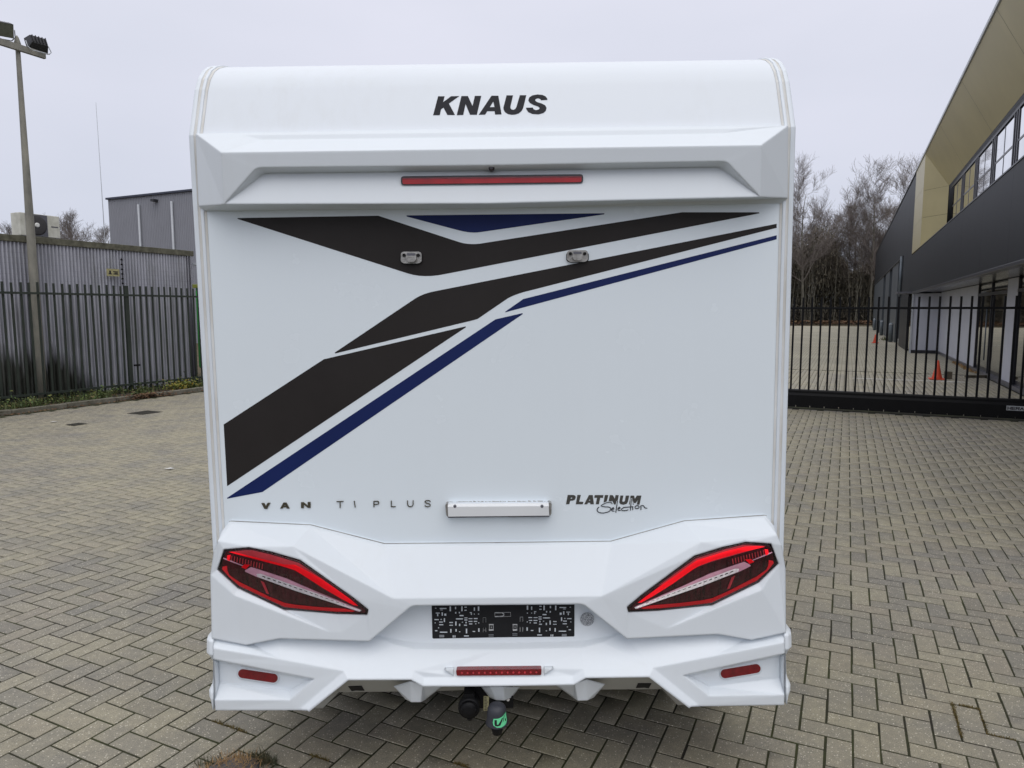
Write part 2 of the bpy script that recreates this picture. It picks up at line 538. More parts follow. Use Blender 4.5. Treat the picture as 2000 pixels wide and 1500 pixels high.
M['sky_glass'] = glass_mat('mirror_window_glass', (0.9, 0.91, 0.92), 0.03)
M['door_glass'] = glass_mat('dark_door_glass', (0.28, 0.28, 0.26), 0.03)
M['cone'] = pm('orange_cone_plastic', (0.62, 0.075, 0.03), 0.5, var=0.15, vscale=8)
M['galv'] = pm('blue_grey_bollard_steel', (0.15, 0.175, 0.20), 0.45, metal=0.3, var=0.15, vscale=3)
M['wood'] = pm('weathered_board', (0.10, 0.085, 0.06), 0.8, var=0.3, vscale=8)
M['white_block'] = pm('white_block', (0.7, 0.7, 0.66), 0.6)
M['white_line'] = pm('worn_white_line', (0.52, 0.51, 0.47), 0.8, var=0.25, vscale=9)
M['bark'] = pm('grey_brown_bark', (0.11, 0.10, 0.082), 0.9, var=0.35, vscale=3, col2=(0.15, 0.14, 0.105))
M['twig'] = pm('purple_brown_twigs', (0.17, 0.145, 0.13), 0.9, var=0.25, vscale=0.3)
M['brush'] = pm('olive_undergrowth', (0.125, 0.122, 0.08), 0.9, var=0.45, vscale=0.2, col2=(0.19, 0.16, 0.12), space='Object')
M['grate'] = pm('rusted_drain_iron', (0.03, 0.027, 0.02), 0.8, var=0.4, vscale=20)
M['paper'] = pm('white_paper', (0.75, 0.75, 0.75), 0.7)
M['felt'] = pm('grey_weed_cloth', (0.10, 0.10, 0.105), 0.9, var=0.4, vscale=12, bump=0.6, bscale=120)


def leaf_mat(name, cols):
    m = bpy.data.materials.new(name)
    m.use_nodes = True
    nt = m.node_tree
    p = nt.nodes['Principled BSDF']
    p.inputs['Roughness'].default_value = 0.7
    g = nd(nt, 'ShaderNodeNewGeometry')
    r = nd(nt, 'ShaderNodeValToRGB')
    el = r.color_ramp.elements
    n = len(cols)
    el[0].color = (*cols[0], 1)
    el[1].color = (*cols[-1], 1)
    for i in range(1, n - 1):
        e = el.new(i / (n - 1))
        e.color = (*cols[i], 1)
    nt.links.new(g.outputs['Random Per Island'], r.inputs[0])
    nt.links.new(r.outputs[0], p.inputs['Base Color'])
    return m


M['grass'] = leaf_mat('grass_blades', [(0.035, 0.06, 0.015), (0.06, 0.09, 0.02), (0.09, 0.11, 0.03), (0.05, 0.07, 0.02), (0.14, 0.11, 0.05)])
M['groundleaf'] = leaf_mat('green_weed_leaves', [(0.05, 0.085, 0.02), (0.075, 0.12, 0.025), (0.04, 0.06, 0.02), (0.12, 0.15, 0.03), (0.14, 0.10, 0.04)])
M['straw'] = leaf_mat('dry_straw', [(0.30, 0.17, 0.06), (0.38, 0.24, 0.10), (0.24, 0.13, 0.05), (0.42, 0.29, 0.14)])
M['weed'] = leaf_mat('dark_weed_blades', [(0.03, 0.04, 0.015), (0.06, 0.06, 0.025), (0.10, 0.08, 0.04), (0.04, 0.05, 0.02)])
M['leaf'] = leaf_mat('fallen_leaves', [(0.10, 0.05, 0.025), (0.15, 0.075, 0.035), (0.08, 0.045, 0.025), (0.19, 0.12, 0.05)])
M['yellowleaf'] = leaf_mat('yellowing_leaves', [(0.30, 0.22, 0.03), (0.20, 0.22, 0.03), (0.12, 0.16, 0.03), (0.36, 0.20, 0.02)])
M['moss'] = leaf_mat('brown_moss', [(0.13, 0.085, 0.02), (0.09, 0.07, 0.02), (0.16, 0.11, 0.03), (0.07, 0.07, 0.02)])


# ------------------------------------------------------------------ object helpers
def tag(o, label=None, cat=None, group=None, kind=None):
    if label:
        o['label'] = label
    if cat:
        o['category'] = cat
    if group:
        o['group'] = group
    if kind:
        o['kind'] = kind
    return o


def empty(name, loc=(0, 0, 0), rz=0.0, mat=None):
    o = bpy.data.objects.new(name, None)
    o.empty_display_size = 0.2
    if mat is not None:
        o.matrix_world = mat
    else:
        o.location = loc
        o.rotation_euler = (0, 0, rz)
    COL.objects.link(o)
    return o


def add_mesh(name, me, mat, parent=None, loc=None, rot=None):
    if mat is not None and not me.materials:
        me.materials.append(mat)
    o = bpy.data.objects.new(name, me)
    COL.objects.link(o)
    if parent:
        o.parent = parent
    if loc is not None:
        o.location = loc
    if rot is not None:
        o.rotation_euler = rot
    return o


def from_bm(name, bm, mat, parent=None, smooth=False, loc=None, rot=None, recalc=True):
    if recalc:
        bmesh.ops.recalc_face_normals(bm, faces=bm.faces)
    me = bpy.data.meshes.new(name)
    bm.to_mesh(me)
    bm.free()
    if smooth:
        me.shade_smooth() if hasattr(me, 'shade_smooth') else None
    return add_mesh(name, me, mat, parent, loc, rot)


def box(bm, x0, x1, y0, y1, z0, z1):
    v = [bm.verts.new(p) for p in ((x0, y0, z0), (x1, y0, z0), (x1, y1, z0), (x0, y1, z0), (x0, y0, z1), (x1, y0, z1), (x1, y1, z1), (x0, y1, z1))]
    for f in ((0, 3, 2, 1), (4, 5, 6, 7), (0, 1, 5, 4), (1, 2, 6, 5), (2, 3, 7, 6), (3, 0, 4, 7)):
        bm.faces.new([v[i] for i in f])
    return v


def box_obj(name, x0, x1, y0, y1, z0, z1, mat, parent=None, bevel=0.0):
    bm = bmesh.new()
    box(bm, x0, x1, y0, y1, z0, z1)
    if bevel:
        bmesh.ops.bevel(bm, geom=bm.edges[:], offset=bevel, segments=2, affect='EDGES', profile=0.6)
    return from_bm(name, bm, mat, parent)


def tube(bm, p0, p1, r0, r1, n=8, caps=True):
    p0, p1 = Vector(p0), Vector(p1)
    d = (p1 - p0).normalized()
    u = d.orthogonal().normalized()
    w = d.cross(u)
    ring = []
    for p, r in ((p0, r0), (p1, r1)):
        ring.append([bm.verts.new(p + (u * math.cos(t) + w * math.sin(t)) * r) for t in (2 * math.pi * i / n for i in range(n))])
    for i in range(n):
        j = (i + 1) % n
        f = bm.faces.new((ring[0][i], ring[0][j], ring[1][j], ring[1][i]))
        f.smooth = True
    if caps:
        bm.faces.new(ring[0][::-1])
        bm.faces.new(ring[1])


def polytube(bm, pts, r, n=6):
    for a, b in zip(pts[:-1], pts[1:]):
        tube(bm, a, b, r, r, n)


def lathe(bm, prof, center, axis='Z', n=20):
    """prof: list of (radius, height)"""
    rings = []
    c = Vector(center)
    for r, h in prof:
        ring = []
        for i in range(n):
            t = 2 * math.pi * i / n
            if axis == 'Z':
                p = Vector((r * math.cos(t), r * math.sin(t), h))
            elif axis == 'Y':
                p = Vector((r * math.cos(t), h, r * math.sin(t)))
            else:
                p = Vector((h, r * math.cos(t), r * math.sin(t)))
            ring.append(bm.verts.new(c + p))
        rings.append(ring)
    for a, b in zip(rings[:-1], rings[1:]):
        for i in range(n):
            j = (i + 1) % n
            f = bm.faces.new((a[i], a[j], b[j], b[i]))
            f.smooth = True
    bm.faces.new(rings[0][::-1])
    bm.faces.new(rings[-1])


def prism(bm, front, back, holes_f=(), holes_b=()):
    """closed slab from a front outline and the matching back outline, with optional holes"""
    loops_f = [list(front)] + [list(h) for h in holes_f]
    loops_b = [list(back)] + [list(h) for h in holes_b]
    vf = [[bm.verts.new(p) for p in lp] for lp in loops_f]
    vb = [[bm.verts.new(p) for p in lp] for lp in loops_b]
    ff = [v for lp in vf for v in lp]
    fb = [v for lp in vb for v in lp]
    flat = [[Vector((p[0], p[2], 0)) for p in lp] for lp in loops_f]
    for t in tessellate_polygon(flat):
        try:
            bm.faces.new([ff[i] for i in t])
            bm.faces.new([fb[i] for i in t][::-1])
        except ValueError:
            pass
    for a, b in zip(vf, vb):
        n = len(a)
        for i in range(n):
            j = (i + 1) % n
            bm.faces.new((a[i], a[j], b[j], b[i]))


# ------------------------------------------------------------------ the yard: paving, ground
ground_bm = bmesh.new()
box(ground_bm, -700, 700, -60, 900, -0.6, -0.09)
tag(from_bm('ground', ground_bm, M['earth']), kind='structure')

SITE_R = (0, 0, -TH)
pave = empty('pavement', (0, 0, 0), -TH)
tag(pave, kind='structure')
box_obj('joint_bed', -13.45, 6.5, -4.0, 14.32, -0.085, -0.0034, M['joint'], pave)

MOD = 0.107
BL, BW = 0.2045, 0.0975


def brick_geom(L_, W_):
    c, h0, h1 = 0.0016, -0.0016, -0.03
    hx, hy = L_ / 2, W_ / 2
    v = []
    for dx, z in ((c, 0.0), (0.0, h0), (0.0, h1)):
        v += [(-hx + dx, -hy + dx, z), (hx - dx, -hy + dx, z), (hx - dx, hy - dx, z), (-hx + dx, hy - dx, z)]
    f = [(0, 1, 2, 3)]
    for k in (0, 4):
        for i in range(4):
            j = (i + 1) % 4
            f.append((k + i, k + 4 + i, k + 4 + j, k + j))
    return np.array(v), f


def in_view(X, Y, marg=90):
    """ground point seen from the camera, with a margin for a step to the side"""
    zc = Y * math.cos(PITCH) + CAM_H * math.sin(PITCH)
    yc = Y * math.sin(PITCH) - CAM_H * math.cos(PITCH)
    ok = zc > 0.3
    zc = np.maximum(zc, 0.3)
    px = 1000 + F_PX * X / zc
    py = 750 - F_PX * yc / zc
    return ok & (px > -marg - 700) & (px < 2000 + marg + 700) & (py < 3200), px, py, zc


# 90 degree herringbone, sides parallel to the yard
OFF_A, OFF_B = -0.009, -0.005
cells = []
i0, i1 = int(-13.45 / MOD) + 1, int(6.3 / MOD)
j0, j1 = int(-2.0 / MOD), int(14.25 / MOD)
I, J = np.meshgrid(np.arange(i0, i1), np.arange(j0, j1), indexing='ij')
k = (I - J + 3) % 4
hor = k == 0
ver = k == 3
cen = np.concatenate([np.stack([(I[hor] + 1.0) * MOD, (J[hor] + 0.5) * MOD, np.zeros(hor.sum())], 1),
                      np.stack([(I[ver] + 0.5) * MOD, (J[ver] + 1.0) * MOD, np.ones(ver.sum())], 1)])
cen[:, 0] += OFF_B
cen[:, 1] += OFF_A
X = cen[:, 0] * math.cos(TH) + cen[:, 1] * math.sin(TH)
Y = -cen[:, 0] * math.sin(TH) + cen[:, 1] * math.cos(TH)
ok, px, py, zc = in_view(X, Y)
ok &= ~((np.abs(X + 0.04) < 0.9) & (Y > 4.2) & (Y < 12))     # hidden below and behind the camper
ok &= (cen[:, 0] > -13.4) & (cen[:, 1] < 14.2)
cen, px, py, zc, X, Y = cen[ok], px[ok], py[ok], zc[ok], X[ok], Y[ok]
# the 300 bricks that show largest are parts of their own
front = (px > 5) & (px < 1995) & (py < 1497) & ~((px > 425) & (px < 1532) & (py < 1392)) & ~((np.abs(px - 975) < 560) & (py < 1385))
order = np.argsort(np.where(front, zc, 1e6))
single, rest = order[:300], order[300:]
gv, gf = brick_geom(BL, BW)
brick_me = []
for q in range(4):
    me = bpy.data.meshes.new('brick')
    vv = gv.copy()
    vv[:4, 2] += rng.normal(0, 0.0004, 4)
    vv[:8, :2] += rng.normal(0, 0.0006, (8, 2))
    me.from_pydata(vv.tolist(), [], gf)
    me.materials.append(M['brick'])
    brick_me.append(me)
for n_, idx in enumerate(single):
    b_, a_, vflag = cen[idx]
    o = bpy.data.objects.new('brick', brick_me[n_ % 4])
    o.parent = pave
    o.location = (b_ + rng.normal(0, 0.0007), a_ + rng.normal(0, 0.0007), rng.normal(-0.0003, 0.0005))
    o.rotation_euler = (rng.normal(0, 0.003), rng.normal(0, 0.003), (R(90) if vflag else 0) + rng.normal(0, 0.005))
    COL.objects.link(o)


def brick_field(name, cen_, mat, parent, L_=BL, W_=BW, z=0.0):
    gv_, gf_ = brick_geom(L_, W_)
    n = len(cen_)
    ang = np.where(cen_[:, 2] > 0.5, math.pi / 2, 0) + rng.normal(0, 0.005, n)
    tx, ty = rng.normal(0, 0.003, n), rng.normal(0, 0.003, n)
    dz = rng.normal(-0.0003, 0.0005, n) + z
    vx = gv_[None, :, 0] * np.cos(ang)[:, None] - gv_[None, :, 1] * np.sin(ang)[:, None]
    vy = gv_[None, :, 0] * np.sin(ang)[:, None] + gv_[None, :, 1] * np.cos(ang)[:, None]
    vz = gv_[None, :, 2] + vx * tx[:, None] + vy * ty[:, None] + dz[:, None]
    V = np.stack([vx + cen_[:, 0:1], vy + cen_[:, 1:2], vz], 2).reshape(-1, 3)
    Fq = (np.array(gf_)[None] + (np.arange(n) * len(gv_))[:, None, None]).reshape(-1, 4)
    me = bpy.data.meshes.new(name)
    me.vertices.add(len(V))
    me.vertices.foreach_set('co', V.ravel())
    me.loops.add(Fq.size)
    me.loops.foreach_set('vertex_index', Fq.ravel())
    me.polygons.add(len(Fq))
    me.polygons.foreach_set('loop_start', np.arange(0, Fq.size, 4))
    me.polygons.foreach_set('loop_total', np.full(len(Fq), 4))
    me.update(calc_edges=True)
    o = add_mesh(name, me, mat, parent)
    o['kind'] = 'stuff'
    return o


brick_field('brick_paving', cen[rest], M['brick'], pave)

# the yard beyond the gate: straight running bond, then a sheet where bricks cannot be told apart
fore = empty('forecourt', (0, 0, 0), -TH)
tag(fore, kind='structure')
box_obj('paving_sheet', -16, 9.5, 24.0, 93.0, -0.085, -0.002, M['paving_far'], fore)
box_obj('joint_bed', -16, 9.5, 14.36, 24.0, -0.085, -0.0036, M['joint'], fore)
I, J = np.meshgrid(np.arange(int(-13.4 / MOD), int(5.4 / MOD)), np.arange(int(14.4 / (2 * MOD)) + 1, int(23.9 / (2 * MOD))), indexing='ij')
c2 = np.stack([(I + 0.5) * MOD, (J + 0.5 + 0.5 * (I % 2)) * 2 * MOD, np.ones(I.shape)], -1).reshape(-1, 3)
X = c2[:, 0] * math.cos(TH) + c2[:, 1] * math.sin(TH)
Y = -c2[:, 0] * math.sin(TH) + c2[:, 1] * math.cos(TH)
ok, px, py, zc = in_view(X, Y)
ok &= (c2[:, 0] < 3.55)
brick_field('brick_paving', c2[ok], M['brick_far'], fore)
# bay lines painted across the forecourt
lb = bmesh.new()
box(lb, 0.2, 2.9, 21.35, 21.52, 0.001, 0.006)
box(lb, -1.5, 2.4, 44.9, 45.05, 0.001, 0.006)
from_bm('painted_line', lb, M['white_line'], fore)

# ------------------------------------------------------------------ kerb and weeds along the left fence
kerb = empty('kerb', (0, 0, 0), -TH)
tag(kerb, kind='structure')
for q in range(18):
    a0 = -0.6 + q * 1.0
    o = box_obj('kerb_stone', -13.58, -13.46, a0 + 0.004, a0 + 0.996, -0.1, 0.085 + random.uniform(-0.008, 0.008), M['kerb'], kerb, 0.012)
soil = box_obj('planting_strip', -15.4, -13.585, -1.0, 17.5, -0.08, 0.045, M['soil'])
soil.rotation_euler = SITE_R
tag(soil, kind='structure')


def blades(name, pts, mat, hmin, hmax, wid, lean=0.5):
    """pts: base points; every blade is a narrow bent strip"""
    V, Fc = [], []
    for p in pts:
        h = random.uniform(hmin, hmax)
        t = random.uniform(0, 2 * math.pi)
        d = Vector((math.cos(t), math.sin(t), 0))
        s = Vector((-d.y, d.x, 0)) * wid * random.uniform(0.6, 1.3)
        l = random.uniform(0.1, lean) * h
        b = len(V)
        p = Vector(p)
        mid = p + d * l * 0.35 + Vector((0, 0, h * 0.6))
        top = p + d * l + Vector((0, 0, h * random.uniform(0.75, 1.0)))
        V += [p - s, p + s, mid - s * 0.7, mid + s * 0.7, top]
        Fc += [(b, b + 1, b + 3, b + 2), (b + 2, b + 3, b + 4)]
    me = bpy.data.meshes.new(name)
    me.from_pydata([tuple(v) for v in V], [], Fc)
    return add_mesh(name, me, mat)


def leaves(name, pts, mat, size, tilt=0.5):
    V, Fc = [], []
    for p in pts:
        s = size * random.uniform(0.6, 1.3)
        mtx = Matrix.Rotation(random.uniform(0, 6.28), 3, 'Z') @ Matrix.Rotation(random.uniform(-tilt, tilt), 3, 'X') @ Matrix.Rotation(random.uniform(-tilt, tilt), 3, 'Y')
        b = len(V)
        for q in ((-1, 0, 0), (-0.2, -0.55, 0.08), (1, 0, 0), (-0.2, 0.55, 0.08)):
            V.append(Vector(p) + mtx @ (Vector(q) * s))
        Fc += [(b, b + 1, b + 2), (b, b + 2, b + 3)]
    me = bpy.data.meshes.new(name)
    me.from_pydata([tuple(v) for v in V], [], Fc)
    return add_mesh(name, me, mat)


gp = []
clump = [(random.uniform(4.5, 13.2), random.uniform(-14.75, -13.62)) for _ in range(60)]
for ca, cb in clump:
    for _ in range(random.randint(30, 85)):
        a, b = random.gauss(ca, 0.16), min(-13.55, random.gauss(cb, 0.12))
        gp.append(site(a, b, 0.04))
tag(blades('grass', gp, M['grass'], 0.05, 0.19, 0.006, 0.9), kind='stuff')
wp = []
for ca, cb in clump[:46]:
    hh = random.uniform(0.05, 0.20)
    for _ in range(random.randint(30, 90)):
        wp.append(site(random.gauss(ca, 0.14), min(-13.52, random.gauss(cb, 0.1)), 0.05 + abs(random.gauss(0, hh * .6))))
tag(leaves('ground_cover', wp, M['groundleaf'], 0.032, 0.9), kind='stuff')
lp = [site(random.uniform(5, 12.8), random.choice((random.gauss(-13.42, 0.05), random.uniform(-14.3, -13.6))), 0.0) for _ in range(900)]
lp = [Vector((p.x, p.y, 0.012 if (p @ SB) > -13.46 else 0.06)) for p in lp]
for a_ in (9.9, 10.15):
    lp += [site(random.gauss(a_, 0.22), random.gauss(-13.45, 0.08), random.uniform(0.01, 0.10)) for _ in range(260)]
tag(leaves('fallen_leaves', lp, M['leaf'], 0.03), kind='stuff')
for a_, lab in ((11.35, 'yellowing leafy weed at the foot of the green fence'),):
    ps = [site(random.gauss(a_, 0.22), random.gauss(-13.85, 0.1), 0.05 + abs(random.gauss(0.08, 0.07))) for _ in range(260)]
    o = leaves('weed_plant', ps, M['yellowleaf'], 0.035, 0.9)
    tag(o, kind='stuff')


# ------------------------------------------------------------------ left fence, shed, lamp and what stands behind
FB = -14.35
fence = empty('pale_fence', site(0, FB), -TH)
tag(fence, 'dark green metal pale fence in front of the grey corrugated shed', 'fence')
pale_me = None
for q in range(76):
    a_ = 2.05 + 0.1578 * q
    if abs(a_ - 10.40) < 0.075 or abs(a_ - 7.50) < 0.02:
        continue
    if pale_me is None:
        o = box_obj('pale', -0.007, 0.007, -0.022, 0.022, 0.03, 2.395, M['green_paint'], fence, 0.002)
        pale_me = o.data
    else:
        o = add_mesh('pale', pale_me, None, fence)
    o.location = (random.gauss(0, 0.002), a_, random.gauss(0, 0.006))
    o.rotation_euler = (random.gauss(0, 0.003), random.gauss(0, 0.003), 0)
for z_ in (0.22, 2.19):
    box_obj('rail', 0.015, 0.05, 2.0, 14.3, z_ - 0.022, z_ + 0.022, M['green_paint'], fence)
for a_ in (10.40,):
    if a_ > 8:
        box_obj('post', -0.045, 0.013, a_ - 0.045, a_ + 0.045, 0.0, 2.40, M['green_paint'], fence, 0.004)
lk = bmesh.new()
box(lk, 0.02, 0.06, 10.46, 10.60, 0.62, 0.66)
from_bm('latch', lk, M['gate_black'], fence)
ib = bmesh.new()
tube(ib, (-0.35, 10.58, 2.40), (-0.35, 10.58, 3.03), 0.008, 0.008, 6)
for q in range(6):
    zz = 2.46 + q * 0.105
    tube(ib, (-0.35, 10.58, zz - 0.018), (-0.35, 10.58, zz + 0.018), 0.022, 0.022, 8)
from_bm('insulator_rod', ib, M['gate_black'], fence)
wb = bmesh.new()
for q in range(6):
    zz = 2.46 + q * 0.105
    tube(wb, (-0.35, 3, zz), (-0.35, 12.5, zz), 0.0016, 0.0016, 4)
from_bm('wire', wb, M['mullion'], fence)

sg = empty('warning_sign', site(10.36, -14.70, 2.7), -TH)
tag(sg, 'small faded yellow warning sign hung on the wires beside the fence post', 'sign')
box_obj('plate', -0.002, 0.004, -0.15, 0.15, -0.09, 0.07, M['sign_yellow'], sg)
sb = bmesh.new()
for y0, y1, z0, z1 in ((-0.11, -0.03, -0.05, -0.03), (-0.09, -0.05, -0.03, 0.03), (0.0, 0.12, 0.0, 0.02), (0.0, 0.12, -0.05, -0.03), (0.03, 0.11, -0.025, -0.008)):
    box(sb, 0.0042, 0.006, y0, y1, z0, z1)
from_bm('print', sb, M['ink'], sg)

shed = empty('corrugated_shed', site(6.0, -14.85), -TH)
tag(shed, 'low grey corrugated shed with mossy roof edge behind the green fence', 'shed')
bm = bmesh.new()
Ls, per, seg = 6.56, 0.0745, 8
x_s, ys = [], []
n_w = int((Ls + 4.0) / per * seg)
col0, col1 = [], []
for q in range(n_w + 1):
    yy = -4.0 + q * per / seg
    ph = (q % seg) / seg * 2 * math.pi
    xx = 0.040 * max(-0.9, min(0.75, 1.3 * math.sin(ph)))
    col0.append(bm.verts.new((xx, yy, -0.02)))
    col1.append(bm.verts.new((xx, yy, 3.24)))
for q in range(n_w):
    f = bm.faces.new((col0[q], col0[q + 1], col1[q + 1], col1[q]))
    f.smooth = True
from_bm('corrugated_wall', bm, M['shed'], shed, recalc=False)
box_obj('end_wall', -7.0, -0.02, 6.50, 6.54, -0.05, 3.24, M['shed'], shed)
box_obj('roof_edge', -0.20, 0.06, -4.05, 6.60, 3.20, 3.33, M['shed_edge'], shed, 0.01)
box_obj('roof', -7.0, -0.2, -4.0, 6.55, 3.15, 3.30, M['roofing'], shed)
for dy in (6.42, 6.50):
    bm = bmesh.new()
    tube(bm, (0.045, dy, 0.05), (0.045, dy, 3.2), 0.02, 0.02, 8)
    from_bm('downpipe', bm, M['mullion'], shed)
box_obj('wall_lamp', -0.02, 0.14, 6.60, 6.72, 2.98, 3.04, M['downpipe'], shed, 0.01)

# twin floodlight pole
lampo = empty('floodlight_pole', site(8.62, -14.62), -TH)
tag(lampo, 'tall lichened steel pole with two dark floodlights behind the fence', 'lamp post')
bm = bmesh.new()
prof = [(0.093, -0.05), (0.093, 0.9), (0.086, 2.2), (0.074, 3.6), (0.058, 5.0), (0.045, 6.3), (0.04, 6.92)]
lathe(bm, prof, (0, 0, 0), 'Z', 14)
from_bm('pole', bm, M['pole'], lampo)
bm = bmesh.new()
lathe(bm, [(0.055, 6.88), (0.06, 6.95), (0.03, 7.06), (0.008, 7.10)], (0, 0, 0), 'Z', 12)
from_bm('pole_cap', bm, M['pole'], lampo)
box_obj('crossbar', 0.03, 0.10, -0.62, 0.47, 6.80, 6.92, M['pole'], lampo, 0.008)


def flood(parent, loc, rx, rz, tilt):
    fl = empty('floodlight', loc)
    fl.parent = parent
    fl.rotation_euler = (tilt, 0, rz)
    fl.scale = (0.82, 0.82, 0.82)
    bm = bmesh.new()
    # housing: deep tapered box, front (-y) larger than back
    fr = [(-0.22, -0.10, -0.16), (0.22, -0.10, -0.16), (0.22, -0.10, 0.16), (-0.22, -0.10, 0.16)]
    bk = [(-0.17, 0.12, -0.11), (0.17, 0.12, -0.11), (0.17, 0.12, 0.10), (-0.17, 0.12, 0.10)]
    vf = [bm.verts.new(p) for p in fr]
    vb = [bm.verts.new(p) for p in bk]
    bm.faces.new(vf[::-1])
    bm.faces.new(vb)
    for q in range(4):
        bm.faces.new((vf[q], vf[(q + 1) % 4], vb[(q + 1) % 4], vb[q]))
    for q in range(5):
        box(bm, -0.15 + q * 0.07, -0.135 + q * 0.07, 0.08, 0.16, -0.10, 0.09)
    from_bm('housing', bm, M['lamp_body'], fl)
    box_obj('glass', -0.21, 0.21, -0.112, -0.102, -0.15, 0.15, M['lamp_glass'], fl)
    bm = bmesh.new()
    polytube(bm, [(-0.24, 0.0, 0.0), (-0.25, 0.02, -0.18), (-0.18, 0.03, -0.27), (0.18, 0.03, -0.27), (0.25, 0.02, -0.18), (0.24, 0.0, 0.0)], 0.012, 6)
    from_bm('bracket', bm, M['downpipe'], fl)
    return fl


flood(lampo, (0.06, 0.34, 7.05), 0, R(-100), R(28))
flood(lampo, (0.06, -0.30, 7.13), 0, R(62), R(38))

ac = empty('air_conditioner', site(9.65, -16.0, 3.30), -TH)
tag(ac, 'cream air conditioning unit with dark round fan on the shed roof', 'air conditioner')
box_obj('casing', -0.32, 0.0, -0.42, 0.42, 0.16, 0.64, M['ac_white'], ac, 0.012)
bm = bmesh.new()
lathe(bm, [(0.215, 0.0), (0.215, 0.012), (0.19, 0.016), (0.05, 0.020)], (0.0, -0.08, 0.40), 'X', 28)
from_bm('fan_guard', bm, M['ac_dark'], ac)
box_obj('fan_panel', 0.0005, 0.006, -0.31, 0.15, 0.17, 0.63, M['mullion'], ac)
bm = bmesh.new()
lathe(bm, [(0.052, 0.018), (0.05, 0.03), (0.03, 0.036)], (0.0, -0.08, 0.40), 'X', 20)
from_bm('fan_hub', bm, M['white_block'], ac)
box_obj('badge', 0.001, 0.004, 0.23, 0.38, 0.385, 0.41, M['mullion'], ac)
for dy in (-0.34, 0.34):
    box_obj('foot', -0.34, 0.02, dy - 0.03, dy + 0.03, 0.0, 0.16, M['mullion'], ac)

# grey warehouse far left
wh = empty('grey_warehouse', site(30.0, -32.0), -TH)
tag(wh, 'grey profiled metal warehouse with two pale downpipes behind the shed', 'warehouse')
bm = bmesh.new()
x0, x1 = -10.65, 22.0
nrib = int((x1 - x0) / 0.15)
lo, hi = [], []
for q in range(nrib + 1):
    for dx, dy in ((0.0, 0.0), (0.08, 0.0), (0.10, -0.03), (0.135, -0.03)):
        xx = min(x1, x0 + q * 0.15 + dx)
        lo.append(bm.verts.new((xx, dy, -0.1)))
        hi.append(bm.verts.new((xx, dy, 8.85)))
for q in range(len(lo) - 1):
    if lo[q + 1].co.x - lo[q].co.x > 1e-5:
        bm.faces.new((lo[q], lo[q + 1], hi[q + 1], hi[q]))
from_bm('cladding', bm, M['warehouse'], wh, recalc=False)
box_obj('building_core', x0 + 0.02, x1, 0.05, 26, -0.1, 8.8, M['warehouse'], wh)
box_obj('roof_trim', x0 - 0.05, x1 + 0.05, -0.14, 26.1, 8.84, 8.95, M['warehouse_trim'], wh)
for xx in (-7.68, -4.75):
    bm = bmesh.new()
    tube(bm, (xx, -0.12, 0), (xx, -0.12, 8.35), 0.07, 0.07, 10)
    from_bm('downpipe', bm, M['downpipe'], wh)
box_obj('window', -1.5, -0.3, -0.06, 0.0, 4.9, 6.3, M['sky_glass'], wh)
box_obj('outdoor_lamp', -6.3, -6.0, -0.35, -0.04, 8.42, 8.55, M['lamp_body'], wh)

mast = bmesh.new()
tube(mast, (-22.81, 40, -0.1), (-22.9, 40, 13.25), 0.035, 0.012, 6)
o = from_bm('radio_mast', mast, M['downpipe'])
tag(o, 'very thin pale mast rising behind the shed, left of the warehouse', 'mast')

ct = empty('waste_container', site(14.0, -15.56), -TH)
tag(ct, 'bright green steel container showing between shed and motorhome', 'container')
box_obj('body', -0.86, 0.86, 0, 4.5, 0.25, 2.48, M['container'], ct, 0.01)
for q in range(5):
    box_obj('rib', -0.80 + q * 0.38, -0.72 + q * 0.38, -0.06, 0.0, 0.3, 2.4, M['container'], ct)
box_obj('lip', -0.92, 0.92, -0.08, 4.56, 2.48, 2.58, M['container_lip'], ct, 0.01)
for dx in (-0.66, 0.66):
    bm = bmesh.new()
    lathe(bm, [(0.13, -0.05), (0.13, 0.05)], (dx, 0.25, 0.10), 'X', 16)
    from_bm('castor', bm, M['tyre'], ct)

# drains and litter on the paving
for a_, b_, s_, lab in ((8.57, -11.5, 0.42, 'larger rusty square drain cover in the paving near the kerb'), (7.18, -11.31, 0.24, 'smaller dark drain cover in the paving nearer the camera')):
    dr = empty('drain_cover', site(a_, b_, 0), -TH)
    tag(dr, lab, 'drain cover', 'drain covers in the paving')
    box_obj('frame', -s_ / 2, s_ / 2, -s_ / 2, s_ / 2, -0.02, 0.003, M['grate'], dr)
    for q in range(6):
        xx = -s_ * 0.42 + q * s_ * 0.15
        box_obj('bar', xx, xx + s_ * 0.09, -s_ * 0.42, s_ * 0.42, 0.0032, 0.009, M['grate'], dr)
for a_, b_, lab in ((7.15, -11.86, 'tiny white paper scrap lying near the kerb'), (5.56, -7.1, 'white paper scrap lying on open paving left of the motorhome')):
    o = leaves('paper_scrap', [site(a_, b_, 0.012)], M['paper'], 0.05, 0.1)
    tag(o, lab, 'litter')

